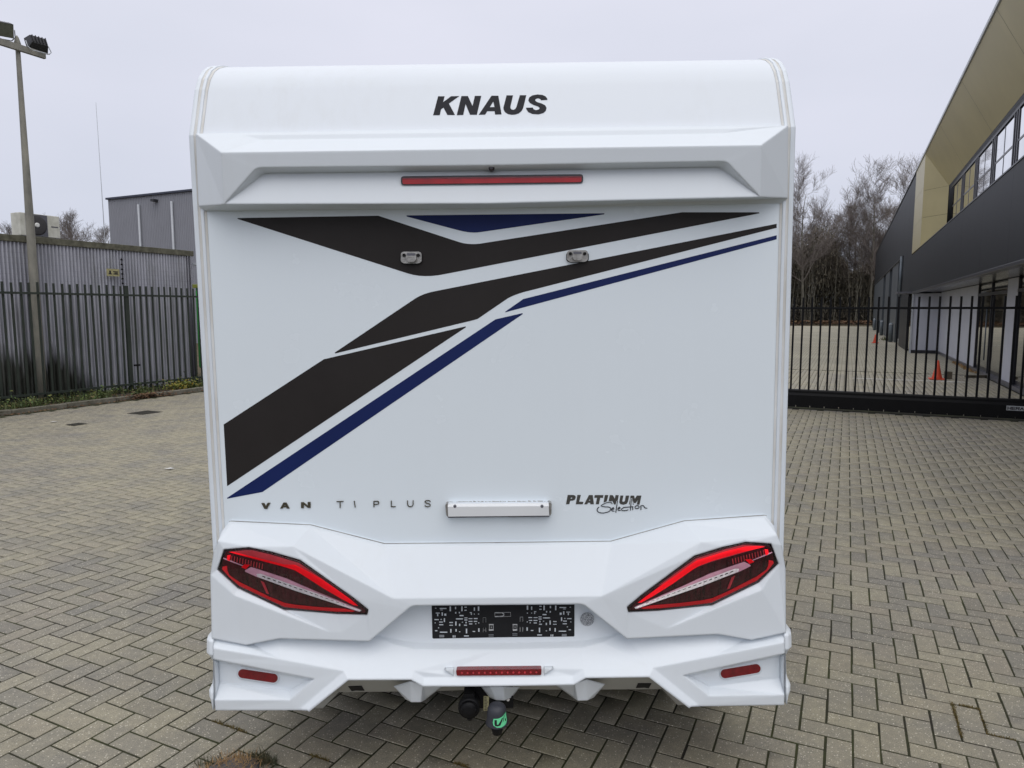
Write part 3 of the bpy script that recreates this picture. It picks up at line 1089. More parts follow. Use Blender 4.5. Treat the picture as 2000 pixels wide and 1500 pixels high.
# ------------------------------------------------------------------ sliding gate
GA = 14.25
gate = empty('sliding_gate', site(GA, 0), -TH)
tag(gate, 'black steel sliding gate of upright bars closing the yard', 'gate')
bar_me = None
for q in range(-16, 30):
    b_ = -0.915 + 0.1567 * q
    if bar_me is None:
        o = box_obj('bar', -0.0165, 0.0165, -0.0165, 0.0165, 0.37, 2.10, M['gate_black'], gate, 0.002)
        bar_me = o.data
    else:
        o = add_mesh('bar', bar_me, None, gate)
    o.location = (b_, 0, random.gauss(0, 0.002))
box_obj('top_rail', -3.6, 3.75, -0.022, 0.022, 1.878, 1.918, M['gate_black'], gate, 0.003)
bm = bmesh.new()
pf = [(-0.09, 0.08), (-0.09, 0.27), (-0.078, 0.30), (-0.055, 0.315), (-0.055, 0.35), (-0.03, 0.372), (0.05, 0.372), (0.09, 0.34), (0.09, 0.08)]
ends = []
for xx in (-3.6, 3.75):
    ends.append([bm.verts.new((xx, y, z)) for y, z in pf])
for i in range(len(pf)):
    j = (i + 1) % len(pf)
    bm.faces.new((ends[0][i], ends[0][j], ends[1][j], ends[1][i]))
bm.faces.new(ends[0])
bm.faces.new(ends[1][::-1])
from_bm('bottom_beam', bm, M['gate_black'], gate)
bm = bmesh.new()
for q in range(30):
    xx = -3.5 + q * 0.245
    box(bm, xx, xx + 0.236, -0.086, -0.04, 0.045, 0.079)
from_bm('drive_rack', bm, M['gate_black'], gate)
for xx in (-3.62, 3.77):
    box_obj('end_post', xx - 0.03, xx + 0.03, -0.03, 0.03, 0.08, 2.0, M['gate_black'], gate)
np_ = box_obj('nameplate', 2.485, 2.80, -0.094, -0.0905, 0.183, 0.262, M['downpipe'], gate)


def stroke_word(bm, word, x0, z0, h, w, gap, st, y0, y1):
    """plain block capitals out of straight strokes"""
    S = {'H': [((0, 0), (0, 1)), ((1, 0), (1, 1)), ((0, .5), (1, .5))],
         'E': [((0, 0), (0, 1)), ((0, 1), (1, 1)), ((0, .5), (.9, .5)), ((0, 0), (1, 0))],
         'R': [((0, 0), (0, 1)), ((0, 1), (1, 1)), ((1, 1), (1, .5)), ((0, .5), (1, .5)), ((.4, .5), (1, 0))],
         'A': [((0, 0), (.5, 1)), ((.5, 1), (1, 0)), ((.2, .38), (.8, .38))],
         'S': [((0, 0), (1, 0)), ((1, 0), (1, .5)), ((0, .5), (1, .5)), ((0, .5), (0, 1)), ((0, 1), (1, 1))]}
    for i, c in enumerate(word):
        ox = x0 + i * (w + gap)
        for k, (p, q) in enumerate(S[c]):
            a = Vector((ox + p[0] * w, z0 + p[1] * h))
            b = Vector((ox + q[0] * w, z0 + q[1] * h))
            d = (b - a).normalized()
            n = Vector((-d.y, d.x)) * st / 2
            a, b = a - d * st / 2, b + d * st / 2
            e = k * 0.0002
            f = [(a - n), (b - n), (b + n), (a + n)]
            prism(bm, [(p_.x, y0 - e, p_.y) for p_ in f], [(p_.x, y1, p_.y) for p_ in f])


bm = bmesh.new()
stroke_word(bm, 'HERAS', 2.505, 0.200, 0.042, 0.042, 0.016, 0.012, -0.0965, -0.0935)
from_bm('lettering', bm, M['ink'], gate)

# ------------------------------------------------------------------ dark business unit on the right
BB = 2.52
bld = empty('business_unit', site(0, BB), -TH)
tag(bld, 'anthracite business unit with gold framed upper windows and recessed white ground floor', 'building')


def poly_obj(name, faces, mat, parent):
    """faces given as lists of points; each becomes one polygon"""
    bm = bmesh.new()
    for f in faces:
        bm.faces.new([bm.verts.new(p) for p in f])
    return from_bm(name, bm, mat, parent, recalc=False)


NEAR = 5.5
q = 33.2
while q > NEAR:
    a1, a0 = q, max(NEAR, q - 3.0)
    box_obj('cladding_panel', 0.0, 0.12, a0 + 0.0015, a1 - 0.0015, 2.68, 4.37, M['clad'], bld)
    q -= 3.0
box_obj('cladding_panel', 0.0, 0.12, 33.206, 36.9, 2.68, 4.37, M['clad'], bld)
box_obj('ledge', -0.015, 0.78, NEAR, 32.9, 4.375, 4.405, M['frame'], bld)
# far wall: tall panels, fascia over the docks
for a0, a1, z0 in ((36.9, 40.0, 2.68), (40.0, 43.0, 0.0), (43.0, 50.0, 4.72), (50.0, 57.0, 4.72), (57.0, 64.0, 4.72), (64.0, 72.0, 4.72), (72.0, 80.0, 4.72), (80.0, 88.0, 4.72)):
    box_obj('cladding_panel', 0.0, 0.14, a0 + 0.006, a1 - 0.006, z0, 8.02, M['clad'], bld)
box_obj('cladding_panel', 0.0, 0.12, 37.6, 39.99, 0.0, 2.67, M['clad'], bld)
box_obj('glazing', 0.05, 0.08, 35.5, 37.6, 0.1, 2.6, M['door_glass'], bld)
box_obj('canopy', -0.55, 0.04, 36.0, 37.8, 2.62, 2.70, M['mullion'], bld)
box_obj('dock_wall', 0.62, 0.7, 43.0, 88.0, 0.0, 4.8, M['clad_dock'], bld)
for a0, a1 in ((47.0, 53.2), (56.6, 62.2), (65.9, 88.0)):
    box_obj('dock_panel', 0.03, 0.62, a0, a1, 0.0, 4.70, M['clad_dock'], bld)
bm = bmesh.new()
tube(bm, (-0.08, 42.7, 2.6), (-0.08, 42.7, 4.7), 0.07, 0.07, 8)
from_bm('downpipe', bm, M['galv'], bld)
box_obj('dock_head', -0.05, 0.05, 42.6, 88.0, 4.66, 4.74, M['frame'], bld)
# gold frame
for z0, z1 in ((4.41, 5.54), (5.55, 6.74), (6.75, 8.02)):
    box_obj('gold_panel', -0.02, 0.1, 32.8, 36.9, z0, z1, M['gold'], bld)
XI, ZI, AI = 0.75, 6.60, 31.9
for z0, z1 in ((4.41, 5.54), (5.55, 6.595)):
    t0, t1 = 32.795, AI
    poly_obj('gold_reveal', [[(-0.018, t0, z0), (XI, t1, z0), (XI, t1, z1), (-0.018, t0, z1)]], M['gold'], bld)
poly_obj('gold_reveal', [[(-0.018, 32.795, 6.605), (XI, AI, 6.60), (-0.018, 32.795, 8.02)]], M['gold'], bld)
poly_obj('reveal_backing', [[(0.0, 32.83, 4.4), (XI + 0.02, AI + 0.03, 4.4), (XI + 0.02, AI + 0.03, 6.62), (0.0, 32.83, 8.0)]], M['frame'], bld)
edges = [NEAR, 8.0, 13.0, 18.0, 23.0, 28.0, 32.795]
for a0, a1 in zip(edges[:-1], edges[1:]):
    ai1 = AI if a1 > 32 else a1 - 0.008
    poly_obj('gold_soffit', [[(-0.02, a0 + 0.008, 8.02), (XI, a0 + 0.008, ZI), (XI, ai1, ZI), (-0.02, a1 - 0.008, 8.02)]], M['gold'], bld)
poly_obj('soffit_backing', [[(0.0, NEAR, 8.03), (XI + 0.02, NEAR, ZI + 0.02), (XI + 0.02, 33, ZI + 0.02), (0.0, 33, 8.03)]], M['frame'], bld)
box_obj('roof_edge', -0.06, 0.2, NEAR, 36.95, 8.03, 8.12, M['downpipe'], bld)
box_obj('roof_edge', -0.04, 0.2, 36.96, 88.1, 8.03, 8.09, M['clad'], bld)
box_obj('building_core', 1.35, 22, NEAR, 88.0, -0.1, 8.0, M['clad'], bld)
box_obj('end_wall', 0.0, 1.34, 87.9, 88.0, 0, 8.0, M['clad'], bld)
# upper windows, 2.8 m apart
w1 = 31.25
while w1 > NEAR + 1:
    w0 = w1 - 2.83
    win = box_obj('window', 0.86, 0.92, w0, w1, 4.41, 6.60, M['frame'], bld)
    y0, y1 = w0 + 0.68, w1 - 0.0
    zb, zt = 4.47, 6.44
    ym, zm = (y0 + y1) / 2, 5.74
    for (pa, pb, pc, pd) in ((y0, ym, zb, zm), (ym, y1, zb, zm), (y0, ym, zm, zt), (ym, y1, zm, zt)):
        box_obj('pane', 0.845, 0.859, pa + 0.025, pb - 0.025, pc + 0.025, pd - 0.025, M['sky_glass'], win)
    bm = bmesh.new()
    box(bm, 0.835, 0.859, y0 - 0.02, y1 + 0.02, zm - 0.025, zm + 0.025)
    box(bm, 0.838, 0.844, ym - 0.022, ym + 0.022, zb, zt)
    for yy in (w0 + 0.10, w0 + 0.34, w0 + 0.60):
        box(bm, 0.825, 0.855, yy - 0.03, yy + 0.03, 4.42, 6.5)
    box(bm, 0.80, 0.84, w0 + 0.08, w0 + 0.66, 4.95, 5.0)
    from_bm('mullion', bm, M['mullion'], win)
    w1 = w0
box_obj('blind_box', 0.82, 0.844, NEAR, AI - 0.06, 6.47, 6.59, M['frame'], bld)
# recessed ground floor
box_obj('soffit', 0.121, 1.34, NEAR, 35.4, 2.66, 2.74, M['soffit'], bld)
box_obj('soffit_edge', -0.03, 0.14, NEAR, 35.5, 2.60, 2.675, M['frame'], bld, 0.01)
box_obj('return_wall', 0.03, 1.08, 35.4, 35.5, 0.14, 2.6, M['render_white'], bld)
box_obj('corner_post', -0.01, 0.05, 35.34, 35.42, 0.0, 2.6, M['downpipe'], bld)
box_obj('skirting', 0.03, 1.10, 35.37, 35.45, 0.0, 0.14, M['frame'], bld)
for a0, a1 in ((25.85, 35.4), (20.2, 21.4), (14.6, 15.8)):
    box_obj('white_wall', 1.08, 1.2, a0, a1, 0.12, 2.64, M['render_white'], bld)
    box_obj('skirting', 1.06, 1.2, a0 - 0.005, a1 + 0.005, 0.0, 0.12, M['mullion'], bld)
for a0, a1 in ((21.4, 25.85), (15.8, 20.2), (NEAR, 14.6)):
    box_obj('threshold', 1.05, 1.2, a0, a1, 0.0, 0.10, M['mullion'], bld)
    fr = box_obj('door_frame', 1.14, 1.2, a0 + 0.002, a1 - 0.002, 0.10, 2.64, M['frame'], bld)
    nn = max(2, round((a1 - a0) / 2.0))
    wd = (a1 - a0) / nn
    for i in range(nn):
        y0, y1 = a0 + i * wd, a0 + (i + 1) * wd
        box_obj('pane', 1.115, 1.139, y0 + 0.10, y1 - 0.10, 0.22, 2.28, M['door_glass'], fr)
        box_obj('pane', 1.115, 1.139, y0 + 0.06, y1 - 0.06, 2.38, 2.60, M['door_glass'], fr)
        box_obj('frame_post', 1.08, 1.138, y1 - 0.07, y1 + 0.0, 0.10, 2.64, M['frame'], fr)
        if i % 2:
            bm = bmesh.new()
            tube(bm, (1.03, y0 + 0.14, 0.45), (1.03, y0 + 0.14, 1.95), 0.018, 0.018, 8)
            from_bm('handle', bm, M['galv'], fr)
    box_obj('transom', 1.075, 1.139, a0, a1, 2.29, 2.37, M['frame'], fr)

# cones, bollards, odds and ends on the forecourt
for a_, b_, h_, lab in ((22.04, 2.26, 0.52, 'nearer orange traffic cone beside a small dark block'), (45.5, 1.50, 0.50, 'far orange traffic cone by the first dock bollard')):
    cn_ = empty('traffic_cone', site(a_, b_, 0), -TH)
    tag(cn_, lab, 'traffic cone', 'orange cones on the forecourt')
    bm = bmesh.new()
    lathe(bm, [(0.13, 0.03), (0.125, 0.05), (0.07, 0.28), (0.03, h_ - 0.01), (0.022, h_)], (0, 0, 0), 'Z', 20)
    from_bm('body', bm, M['cone'], cn_)
    box_obj('base', -0.19, 0.19, -0.19, 0.19, 0.002, 0.032, M['cone'], cn_, 0.012)
labs = ['pale capped bollard nearest the camera at the first dock bay', 'bollard standing at the second dock bay', 'bollard standing at the third dock bay', 'farthest bollard of the row along the docks']
for (a_, b_), lab in zip(((47.4, 2.36), (60.0, 2.36), (66.9, 2.36), (75.6, 2.36)), labs):
    bo = empty('bollard', site(a_, b_, 0), -TH)
    tag(bo, lab, 'bollard', 'steel bollards guarding the dock bays')
    bm = bmesh.new()
    lathe(bm, [(0.115, 0.0), (0.115, 1.08), (0.09, 1.12), (0.03, 1.14)], (0, 0, 0), 'Z', 18)
    from_bm('post', bm, M['galv'], bo)
    bm = bmesh.new()
    lathe(bm, [(0.117, 1.02), (0.117, 1.075)], (0, 0, 0), 'Z', 18)
    from_bm('band', bm, M['downpipe'], bo)
o = box_obj('block', -0.09, 0.09, -0.09, 0.09, 0.001, 0.20, M['wood'], None, 0.006)
o.location, o.rotation_euler = site(22.35, 2.55, 0), SITE_R
tag(o, 'small dark wooden block standing behind the nearer cone', 'block')
o = box_obj('plank', -0.30, 0.30, -0.05, 0.05, 0.001, 0.07, M['wood'], None, 0.006)
o.location, o.rotation_euler = site(23.1, 3.3, 0), (0, 0, -TH + 0.5)
tag(o, 'short weathered plank on the paving in front of the glass doors', 'plank')
o = box_obj('white_block', -0.13, 0.13, -0.13, 0.13, 0.001, 0.22, M['white_block'], None, 0.01)
o.location, o.rotation_euler = site(47.0, 2.75, 0), SITE_R
tag(o, 'white block on the ground at the foot of the nearest bollard', 'block')
wp = [site(random.gauss(50.5, 0.8), random.gauss(2.35, 0.2), 0.0) for _ in range(120)]
tag(blades('weed_tuft', wp, M['grass'], 0.08, 0.3, 0.02), 'small green weed tuft growing between the dock bollards', 'weed')
wp = [site(random.uniform(24.6, 29.5), 3.50 + random.gauss(0, 0.05), 0.0) for _ in range(420)]
tag(blades('dry_weeds', wp, M['straw'], 0.03, 0.10, 0.008), kind='stuff')

# ------------------------------------------------------------------ woods
def tree_geom(seed, H, spread, n_main, dens, trunk_r):
    """bare winter tree: returns (trunk mesh, crown mesh)"""
    rd = random.Random(seed)
    TV, TF, CV, CF = [], [], [], []

    def seg(V, Fc, p0, p1, r0, r1, n):
        d = (p1 - p0)
        if d.length < 1e-4:
            return
        d.normalize()
        u = d.orthogonal().normalized()
        w = d.cross(u)
        b = len(V)
        for p, r in ((p0, r0), (p1, r1)):
            for i in range(n):
                t = 2 * math.pi * i / n
                V.append(p + (u * math.cos(t) + w * math.sin(t)) * r)
        for i in range(n):
            j = (i + 1) % n
            Fc.append((b + i, b + j, b + n + j, b + n + i))

    def grow(p, d, L_, r, lvl):
        n = 4 if lvl < 2 else 3
        steps = 4 if lvl < 3 else 3
        pts = [p]
        for s in range(steps):
            d = (d + Vector((rd.gauss(0, .16), rd.gauss(0, .16), rd.gauss(0.05, .12)))).normalized()
            q = pts[-1] + d * (L_ / steps)
            r1 = r * (1 - 0.22 * (s + 1) / 1.0 * 0.8)
            seg(CV, CF, pts[-1], q, max(r * (1 - .2 * s), .009), max(r1, .008), n)
            pts.append(q)
            if lvl < 4:
                kk = 2 if lvl < 2 else (dens if lvl == 2 else 2)
                for _ in range(kk):
                    if rd.random() < 0.78:
                        ax = Vector((rd.gauss(0, 1), rd.gauss(0, 1), rd.gauss(0.15, .55))).normalized()
                        nd_ = (d * 0.9 + ax * 0.62).normalized()
                        grow(q, nd_, L_ * rd.uniform(.42, .72), r * 0.46, lvl + 1)

    p = Vector((0, 0, 0))
    d = Vector((0, 0, 1))
    n_s = 9
    nodes = []
    for s in range(n_s):
        d = (d + Vector((rd.gauss(0, .05), rd.gauss(0, .05), .12))).normalized()
        q = p + d * (H * 0.86 / n_s)
        seg(TV, TF, p, q, trunk_r * (1 - s / n_s * .85), trunk_r * (1 - (s + 1) / n_s * .85), 7)
        p = q
        nodes.append((Vector(q), s))
    for q, s in nodes:
        if s < 2:
            continue
        f = (s + 1) / n_s
        for _ in range(n_main):
            t = rd.uniform(0, 6.28)
            up = rd.uniform(.45, 1.35)
            dd = Vector((math.cos(t), math.sin(t), up)).normalized()
            grow(q, dd, H * spread * (1.05 - f * .5) * rd.uniform(.7, 1.1), trunk_r * .34 * (1.2 - f), 1)
    out = []
    for V, Fc, nm in ((TV, TF, 'trunk'), (CV, CF, 'crown')):
        me = bpy.data.meshes.new(nm)
        me.from_pydata([tuple(v) for v in V], [], Fc)
        out.append(me)
    return out


tree_kinds = [tree_geom(11, 20.2, 0.27, 3, 3, 0.22), tree_geom(23, 17.4, 0.27, 3, 3, 0.18), tree_geom(37, 13.8, 0.27, 3, 3, 0.14)]
for tr, cr_ in tree_kinds:
    tr.materials.append(M['bark'])
    cr_.materials.append(M['twig'])


def add_tree(kind, loc, s, rz, label, group):
    t = empty('bare_tree', loc, rz)
    t.scale = (s, s, s)
    tag(t, label, 'tree', group)
    add_mesh('trunk', tree_kinds[kind][0], None, t)
    add_mesh('crown', tree_kinds[kind][1], None, t)
    return t


def wpos(px_, d):
    return Vector(((px_ - 1000) / F_PX * (d * math.cos(PITCH) + CAM_H * math.sin(PITCH)), d, -0.05))


g_ = 'bare trees beyond the far end of the forecourt'
spec = [(1567, 99, 0, 1.02, 'tall bare tree standing right beside the motorhome edge'), (1697, 101, 0, 1.03, 'tall fine twigged birch, left one of the tallest pair'),
        (1742, 103, 0, 1.05, 'tall bare tree partly behind the dark building roofline'), (1610, 108, 1, 0.98, 'lower bare tree in the dip of the wood skyline'),
        (1648, 106, 1, 0.92, 'bare tree just left of the tallest pair'), (1670, 112, 0, 0.95, 'bare tree behind the gap left of the tallest pair'),
        (1590, 112, 1, 0.95, 'bare tree behind the tall one beside the motorhome'), (1720, 110, 1, 1.06, 'bare tree showing between the two tallest crowns')]
for i, (px_, d_, k_, s_, lab) in enumerate(spec):
    add_tree(k_, wpos(px_, d_), s_, i * 1.3, lab, g_)
lab_f = 'bare tree hidden among the others in the wood'
for i in range(18):
    px_ = random.uniform(1300, 1800)
    add_tree(random.choice((1, 2, 2)), wpos(px_, random.uniform(104, 128)), random.uniform(0.75, 1.0), random.uniform(0, 6.28), lab_f, g_)
g2 = 'bare tree tops behind the shed'
for i, (px_, d_, h_, lab) in enumerate(((60, 66, 8.7, 'purple brown bare tree left of the air conditioner'), (128, 62, 9.2, 'purple brown bare tree right of the air conditioner'), (142, 70, 8.6, 'bare tree behind the one beside the air conditioner'),
                                        (176, 66, 8.8, 'bare tree crossed by the thin mast on its left'), (196, 72, 9.1, 'bare tree touching the left edge of the warehouse'), (20, 75, 8.2, 'low bare tree top at the left picture edge'))):
    add_tree(2, wpos(px_, d_), h_ / 13.2, i * 2.1, lab, g2)


def scrub(name, n, fn, mat, size):
    P = np.array([fn() for _ in range(n)])
    t = rng.uniform(0, 2 * math.pi, n)
    e = rng.uniform(-0.6, 1.4, n)
    s = size * rng.uniform(0.5, 1.5, n)
    d = np.stack([np.cos(t) * np.cos(e), np.sin(t) * np.cos(e), np.sin(e)], 1)
    u = np.stack([-np.sin(t), np.cos(t), np.zeros(n)], 1)
    V = np.stack([P - u * s[:, None] * 0.09, P + d * s[:, None] * 0.6 - u * 0.07 * s[:, None], P + d * s[:, None] * 1.3, P + u * s[:, None] * 0.09], 1).reshape(-1, 3)
    me = bpy.data.meshes.new(name)
    me.from_pydata(V.tolist(), [], np.arange(4 * n).reshape(-1, 4).tolist())
    o = add_mesh(name, me, mat)
    o['kind'] = 'stuff'
    return o


def wood_pt(lo_, hi_, pw=1.0):
    def f():
        px_ = random.uniform(1250, 1850)
        p = wpos(px_, random.uniform(101, 134))
        top = 8.5 + 2.5 * math.sin(px_ * 0.021) + 1.5 * math.sin(px_ * 0.063 + 1)
        return (p.x, p.y, lo_ + (top * hi_ - lo_) * random.random() ** pw)
    return f


scrub('undergrowth', 200000, wood_pt(0.0, 1.2, 1.2), M['brush'], 0.55)
bm = bmesh.new()
for i in range(700):
    px_ = random.uniform(1250, 1850)
    p = wpos(px_, random.uniform(98, 130))
    h_ = random.uniform(6, 14)
    lean = Vector((random.gauss(0, .06), random.gauss(0, .06), 1)) * h_
    tube(bm, p, p + lean * .5, random.uniform(.04, .1), .04, 4, False)
    tube(bm, p + lean * .5, p + lean + Vector((random.gauss(0, .4), 0, 0)), .04, .012, 3, False)
o = from_bm('thin_stems', bm, M['bark'])
o['kind'] = 'stuff'
lt = [wpos(random.uniform(1300, 1800), random.uniform(94.5, 100)) + Vector((0, 0, 0.06 + random.random() * .5)) for _ in range(2500)]
o = leaves('leaf_litter', lt, M['leaf'], 0.22)
o['kind'] = 'stuff'
far_f = empty('far_fence', site(93.5, 0), -TH)
tag(far_f, 'low dark railing at the far end of the forecourt before the wood', 'fence')
bm = bmesh.new()
for q in range(170):
    xx = -20 + q * 0.16
    box(bm, xx - .012, xx + .012, -.012, .012, 0, 2.0)
o = from_bm('pales', bm, M['gate_black'], far_f)
o['kind'] = 'stuff'
for zz in (0.25, 1.75):
    box_obj('rail', -20, 7.4, -.02, .02, zz - .025, zz + .025, M['gate_black'], far_f)

# ------------------------------------------------------------------ the motorhome
mh = empty('motorhome', mat=CAMP)
tag(mh, 'white semi-integrated motorhome seen square from behind, dark and navy stripes on its rear wall', 'motorhome')


def mir(p):
    return Vector((-p[0], p[1], p[2]))


def shell(name, V, faces, mat, parent, back=None, hole=(), hole_depth=0.016, center=()):
    """faceted moulding: V name->(x px, y px, depth) of the left half, mirrored to the right; the free edges run back to the wall"""
    bm = bmesh.new()
    P = {}
    for k_, (x, y, v) in V.items():
        p = at(x, y, v)
        if k_ in center:
            p.x = 0.0
        P[k_] = p
    L_ = {k_: bm.verts.new(p) for k_, p in P.items()}
    R_ = {k_: (L_[k_] if k_ in center else bm.verts.new(mir(p))) for k_, p in P.items()}
    for f in faces:
        bm.faces.new([L_[k_] for k_ in f])
        bm.faces.new([R_[k_] for k_ in reversed(f)])
    bmesh.ops.recalc_face_normals(bm, faces=bm.faces)
    tot = sum((f.normal.y * f.calc_area() for f in bm.faces))
    if tot > 0:
        bmesh.ops.reverse_faces(bm, faces=bm.faces)
    hole_v = {L_[h] for h in hole} | {R_[h] for h in hole}
    be = [e for e in bm.edges if len(e.link_faces) == 1]
    if back is not None or hole:
        new = {}
        for e in be:
            is_h = e.verts[0] in hole_v and e.verts[1] in hole_v
            if not is_h and back is None:
                continue
            q = []
            for v in e.verts:
                kk = (v, is_h)
                if kk not in new:
                    if is_h:
                        new[kk] = bm.verts.new(v.co + Vector((0, hole_depth, 0)))
                    else:
                        new[kk] = bm.verts.new(Vector((v.co.x, max(back, v.co.y + 0.02), v.co.z)))
                q.append(new[kk])
            # keep the winding of the face the edge belongs to
            lp = e.link_loops[0]
            a, b = lp.vert, lp.link_loop_next.vert
            na, nb_ = new[(a, is_h)], new[(b, is_h)]
            bm.faces.new((b, a, na, nb_))
    return from_bm(name, bm, mat, parent, recalc=False)


def slab(name, pts, v, th, mat, parent, vfun=None, mirror=False):
    """flat piece traced on the rear wall: outline in photo measure, depth v, thickness th"""
    bm = bmesh.new()
    front = [at(x, y, v if vfun is None else vfun(x, y)) for x, y in pts]
    if mirror:
        front = [mir(p) for p in front][::-1]
    backp = [p + Vector((0, th, 0)) for p in front]
    prism(bm, front, backp)
    return from_bm(name, bm, mat, parent)


def rnd_poly(pts, rad, n=4):
    """round the corners of an outline"""
    out = []
    m_ = len(pts)
    for i in range(m_):
        p0, p, p1 = Vector(pts[i - 1]), Vector(pts[i]), Vector(pts[(i + 1) % m_])
        a, b = (p0 - p), (p1 - p)
        r = min(rad, a.length * .45, b.length * .45)
        s, e = p + a.normalized() * r, p + b.normalized() * r
        for k_ in range(n + 1):
            t = k_ / n
            out.append(tuple(s * (1 - t) ** 2 + p * 2 * t * (1 - t) + e * t * t))
    return out


# body: side silhouette, rear at v = 0
ROOF = [(0.0, 2.50), (0.07, 2.68), (0.098, 2.727), (0.14, 2.769), (0.185, 2.797), (0.235, 2.818), (0.29, 2.834), (0.36, 2.850), (0.46, 2.866), (0.60, 2.876), (0.8, 2.88)]
sil = [(0.45, 0.30), (0.20, 0.52), (0.03, 0.62), (0.03, 2.49)] + [(v + 0.03, z - 0.012) for v, z in ROOF] + [(4.7, 2.86), (5.3, 2.72), (5.75, 2.35), (6.05, 1.75), (6.55, 1.35), (6.85, 1.10), (6.9, 0.55), (6.8, 0.36), (5.9, 0.34), (3.6, 0.30), (1.2, 0.30)]
bm = bmesh.new()
for sgn in (-1,):
    a = [bm.verts.new((-1.10, v, z)) for v, z in sil]
    b = [bm.verts.new((1.10, v, z)) for v, z in sil]
    bm.faces.new(a)
    bm.faces.new(b[::-1])
    for i in range(len(sil)):
        j = (i + 1) % len(sil)
        bm.faces.new((a[i], a[j], b[j], b[i]))
body = from_bm('body', bm, M['panel'], mh)
for sgn in (-1, 1):
    for y0, y1, z0, z1 in ((0.9, 1.5, 1.6, 2.1), (2.6, 3.6, 1.5, 2.1)):
        w_ = box_obj('side_window', sgn * 1.10 - 0.012, sgn * 1.10 + 0.012, y0, y1, z0, z1, M['glass'], mh, 0.008)
    for yy in (1.45, 5.55):
        bm = bmesh.new()
        lathe(bm, [(0.20, -0.10), (0.32, -0.10), (0.34, -0.07), (0.34, 0.07), (0.32, 0.10), (0.20, 0.10)], (sgn * 0.92, yy, 0.335), 'X', 28)
        wl_ = from_bm('wheel', bm, M['tyre'], mh)
        bm = bmesh.new()
        lathe(bm, [(0.20, 0.0), (0.19, 0.03 * sgn), (0.06, 0.05 * sgn), (0.05, 0.0)], (sgn * (0.92 + 0.085), yy, 0.335), 'X', 24)
        from_bm('rim', bm, M['steel'], wl_)
box_obj('chassis', -0.55, 0.55, 0.5, 6.2, 0.32, 0.45, M['under'], mh)
box_obj('light_blocker', -1.04, 1.04, 0.22, 0.6, 0.27, 0.5, M['under'], mh)  # unseen box added to keep light off the ground under the rear
box_obj('underbody', -1.0, 1.0, 0.10, 5.0, 0.40, 0.55, M['under'], mh)
bm = bmesh.new()
wsp = [(-0.95, 5.33, 2.66), (0.95, 5.33, 2.66), (1.0, 6.0, 1.85), (-1.0, 6.0, 1.85)]
f_ = [Vector(p) + Vector((0, 0.03, 0.03)) for p in wsp]
bm.faces.new([bm.verts.new(p) for p in f_])
from_bm('windscreen', bm, M['glass'], mh)

# rear wall, roof cap and edge profiles
XP = 1.056
box_obj('rear_wall', -XP, XP, 0.0, 0.03, 0.55, 2.50, M['panel'], mh)
bm = bmesh.new()
rows = []
for v, z in ROOF:
    rows.append((bm.verts.new((-XP, v, z)), bm.verts.new((XP, v, z))))
for (a, b), (c, d) in zip(rows[:-1], rows[1:]):
    f = bm.faces.new((a, b, d, c))
    f.smooth = True
from_bm('roof_cap', bm, M['cap'], mh, recalc=False)

path = [(0.0, 0.60), (0.0, 1.5), (0.0, 2.3)] + ROOF + [(2.0, 2.88), (4.6, 2.88)]
nrm = []
for i in range(len(path)):
    p0, p1 = path[max(0, i - 1)], path[min(len(path) - 1, i + 1)]
    t = Vector((p1[0] - p0[0], p1[1] - p0[1])).normalized()
    nrm.append(Vector((-t.y, t.x)))
    # outward: away from the interior (towards -v, +z)


def strip(name, prof, mat, sgn):
    """prof: (|x|, outward offset) cross section swept along the rear edge"""
    bm = bmesh.new()
    rows_ = []
    for (v, z), n in zip(path, nrm):
        rows_.append([bm.verts.new((sgn * x, v + n.x * o_, z + n.y * o_)) for x, o_ in prof])
    for a, b in zip(rows_[:-1], rows_[1:]):
        for i in range(len(prof) - 1):
            f = bm.faces.new((a[i], a[i + 1], b[i + 1], b[i]))
            f.smooth = False
    return from_bm(name, bm, mat, mh)


for sgn in (-1, 1):
    strip('edge_profile', [(1.1075, -0.06), (1.1075, -0.002), (1.104, 0.004), (1.097, 0.006), (1.0885, 0.004)], M['alu'], sgn)
    strip('sealant', [(1.0885, 0.0035), (1.085, 0.0005), (1.0795, 0.0005), (1.077, 0.003)], M['seal'], sgn)
    strip('edge_profile', [(1.0775, 0.001), (1.0765, 0.0065), (1.071, 0.0075), (1.0655, 0.0065), (1.0645, 0.001)], M['alu'], sgn)
    strip('sealant', [(1.0648, 0.003), (1.061, 0.0022), (1.0562, 0.0008)], M['seal'], sgn)

# stripes on the rear wall
def curve3(p0, c, p1, n=6):
    return [((1 - t) ** 2 * p0[0] + 2 * t * (1 - t) * c[0] + t * t * p1[0], (1 - t) ** 2 * p0[1] + 2 * t * (1 - t) * c[1] + t * t * p1[1]) for t in (i / n for i in range(n + 1))]


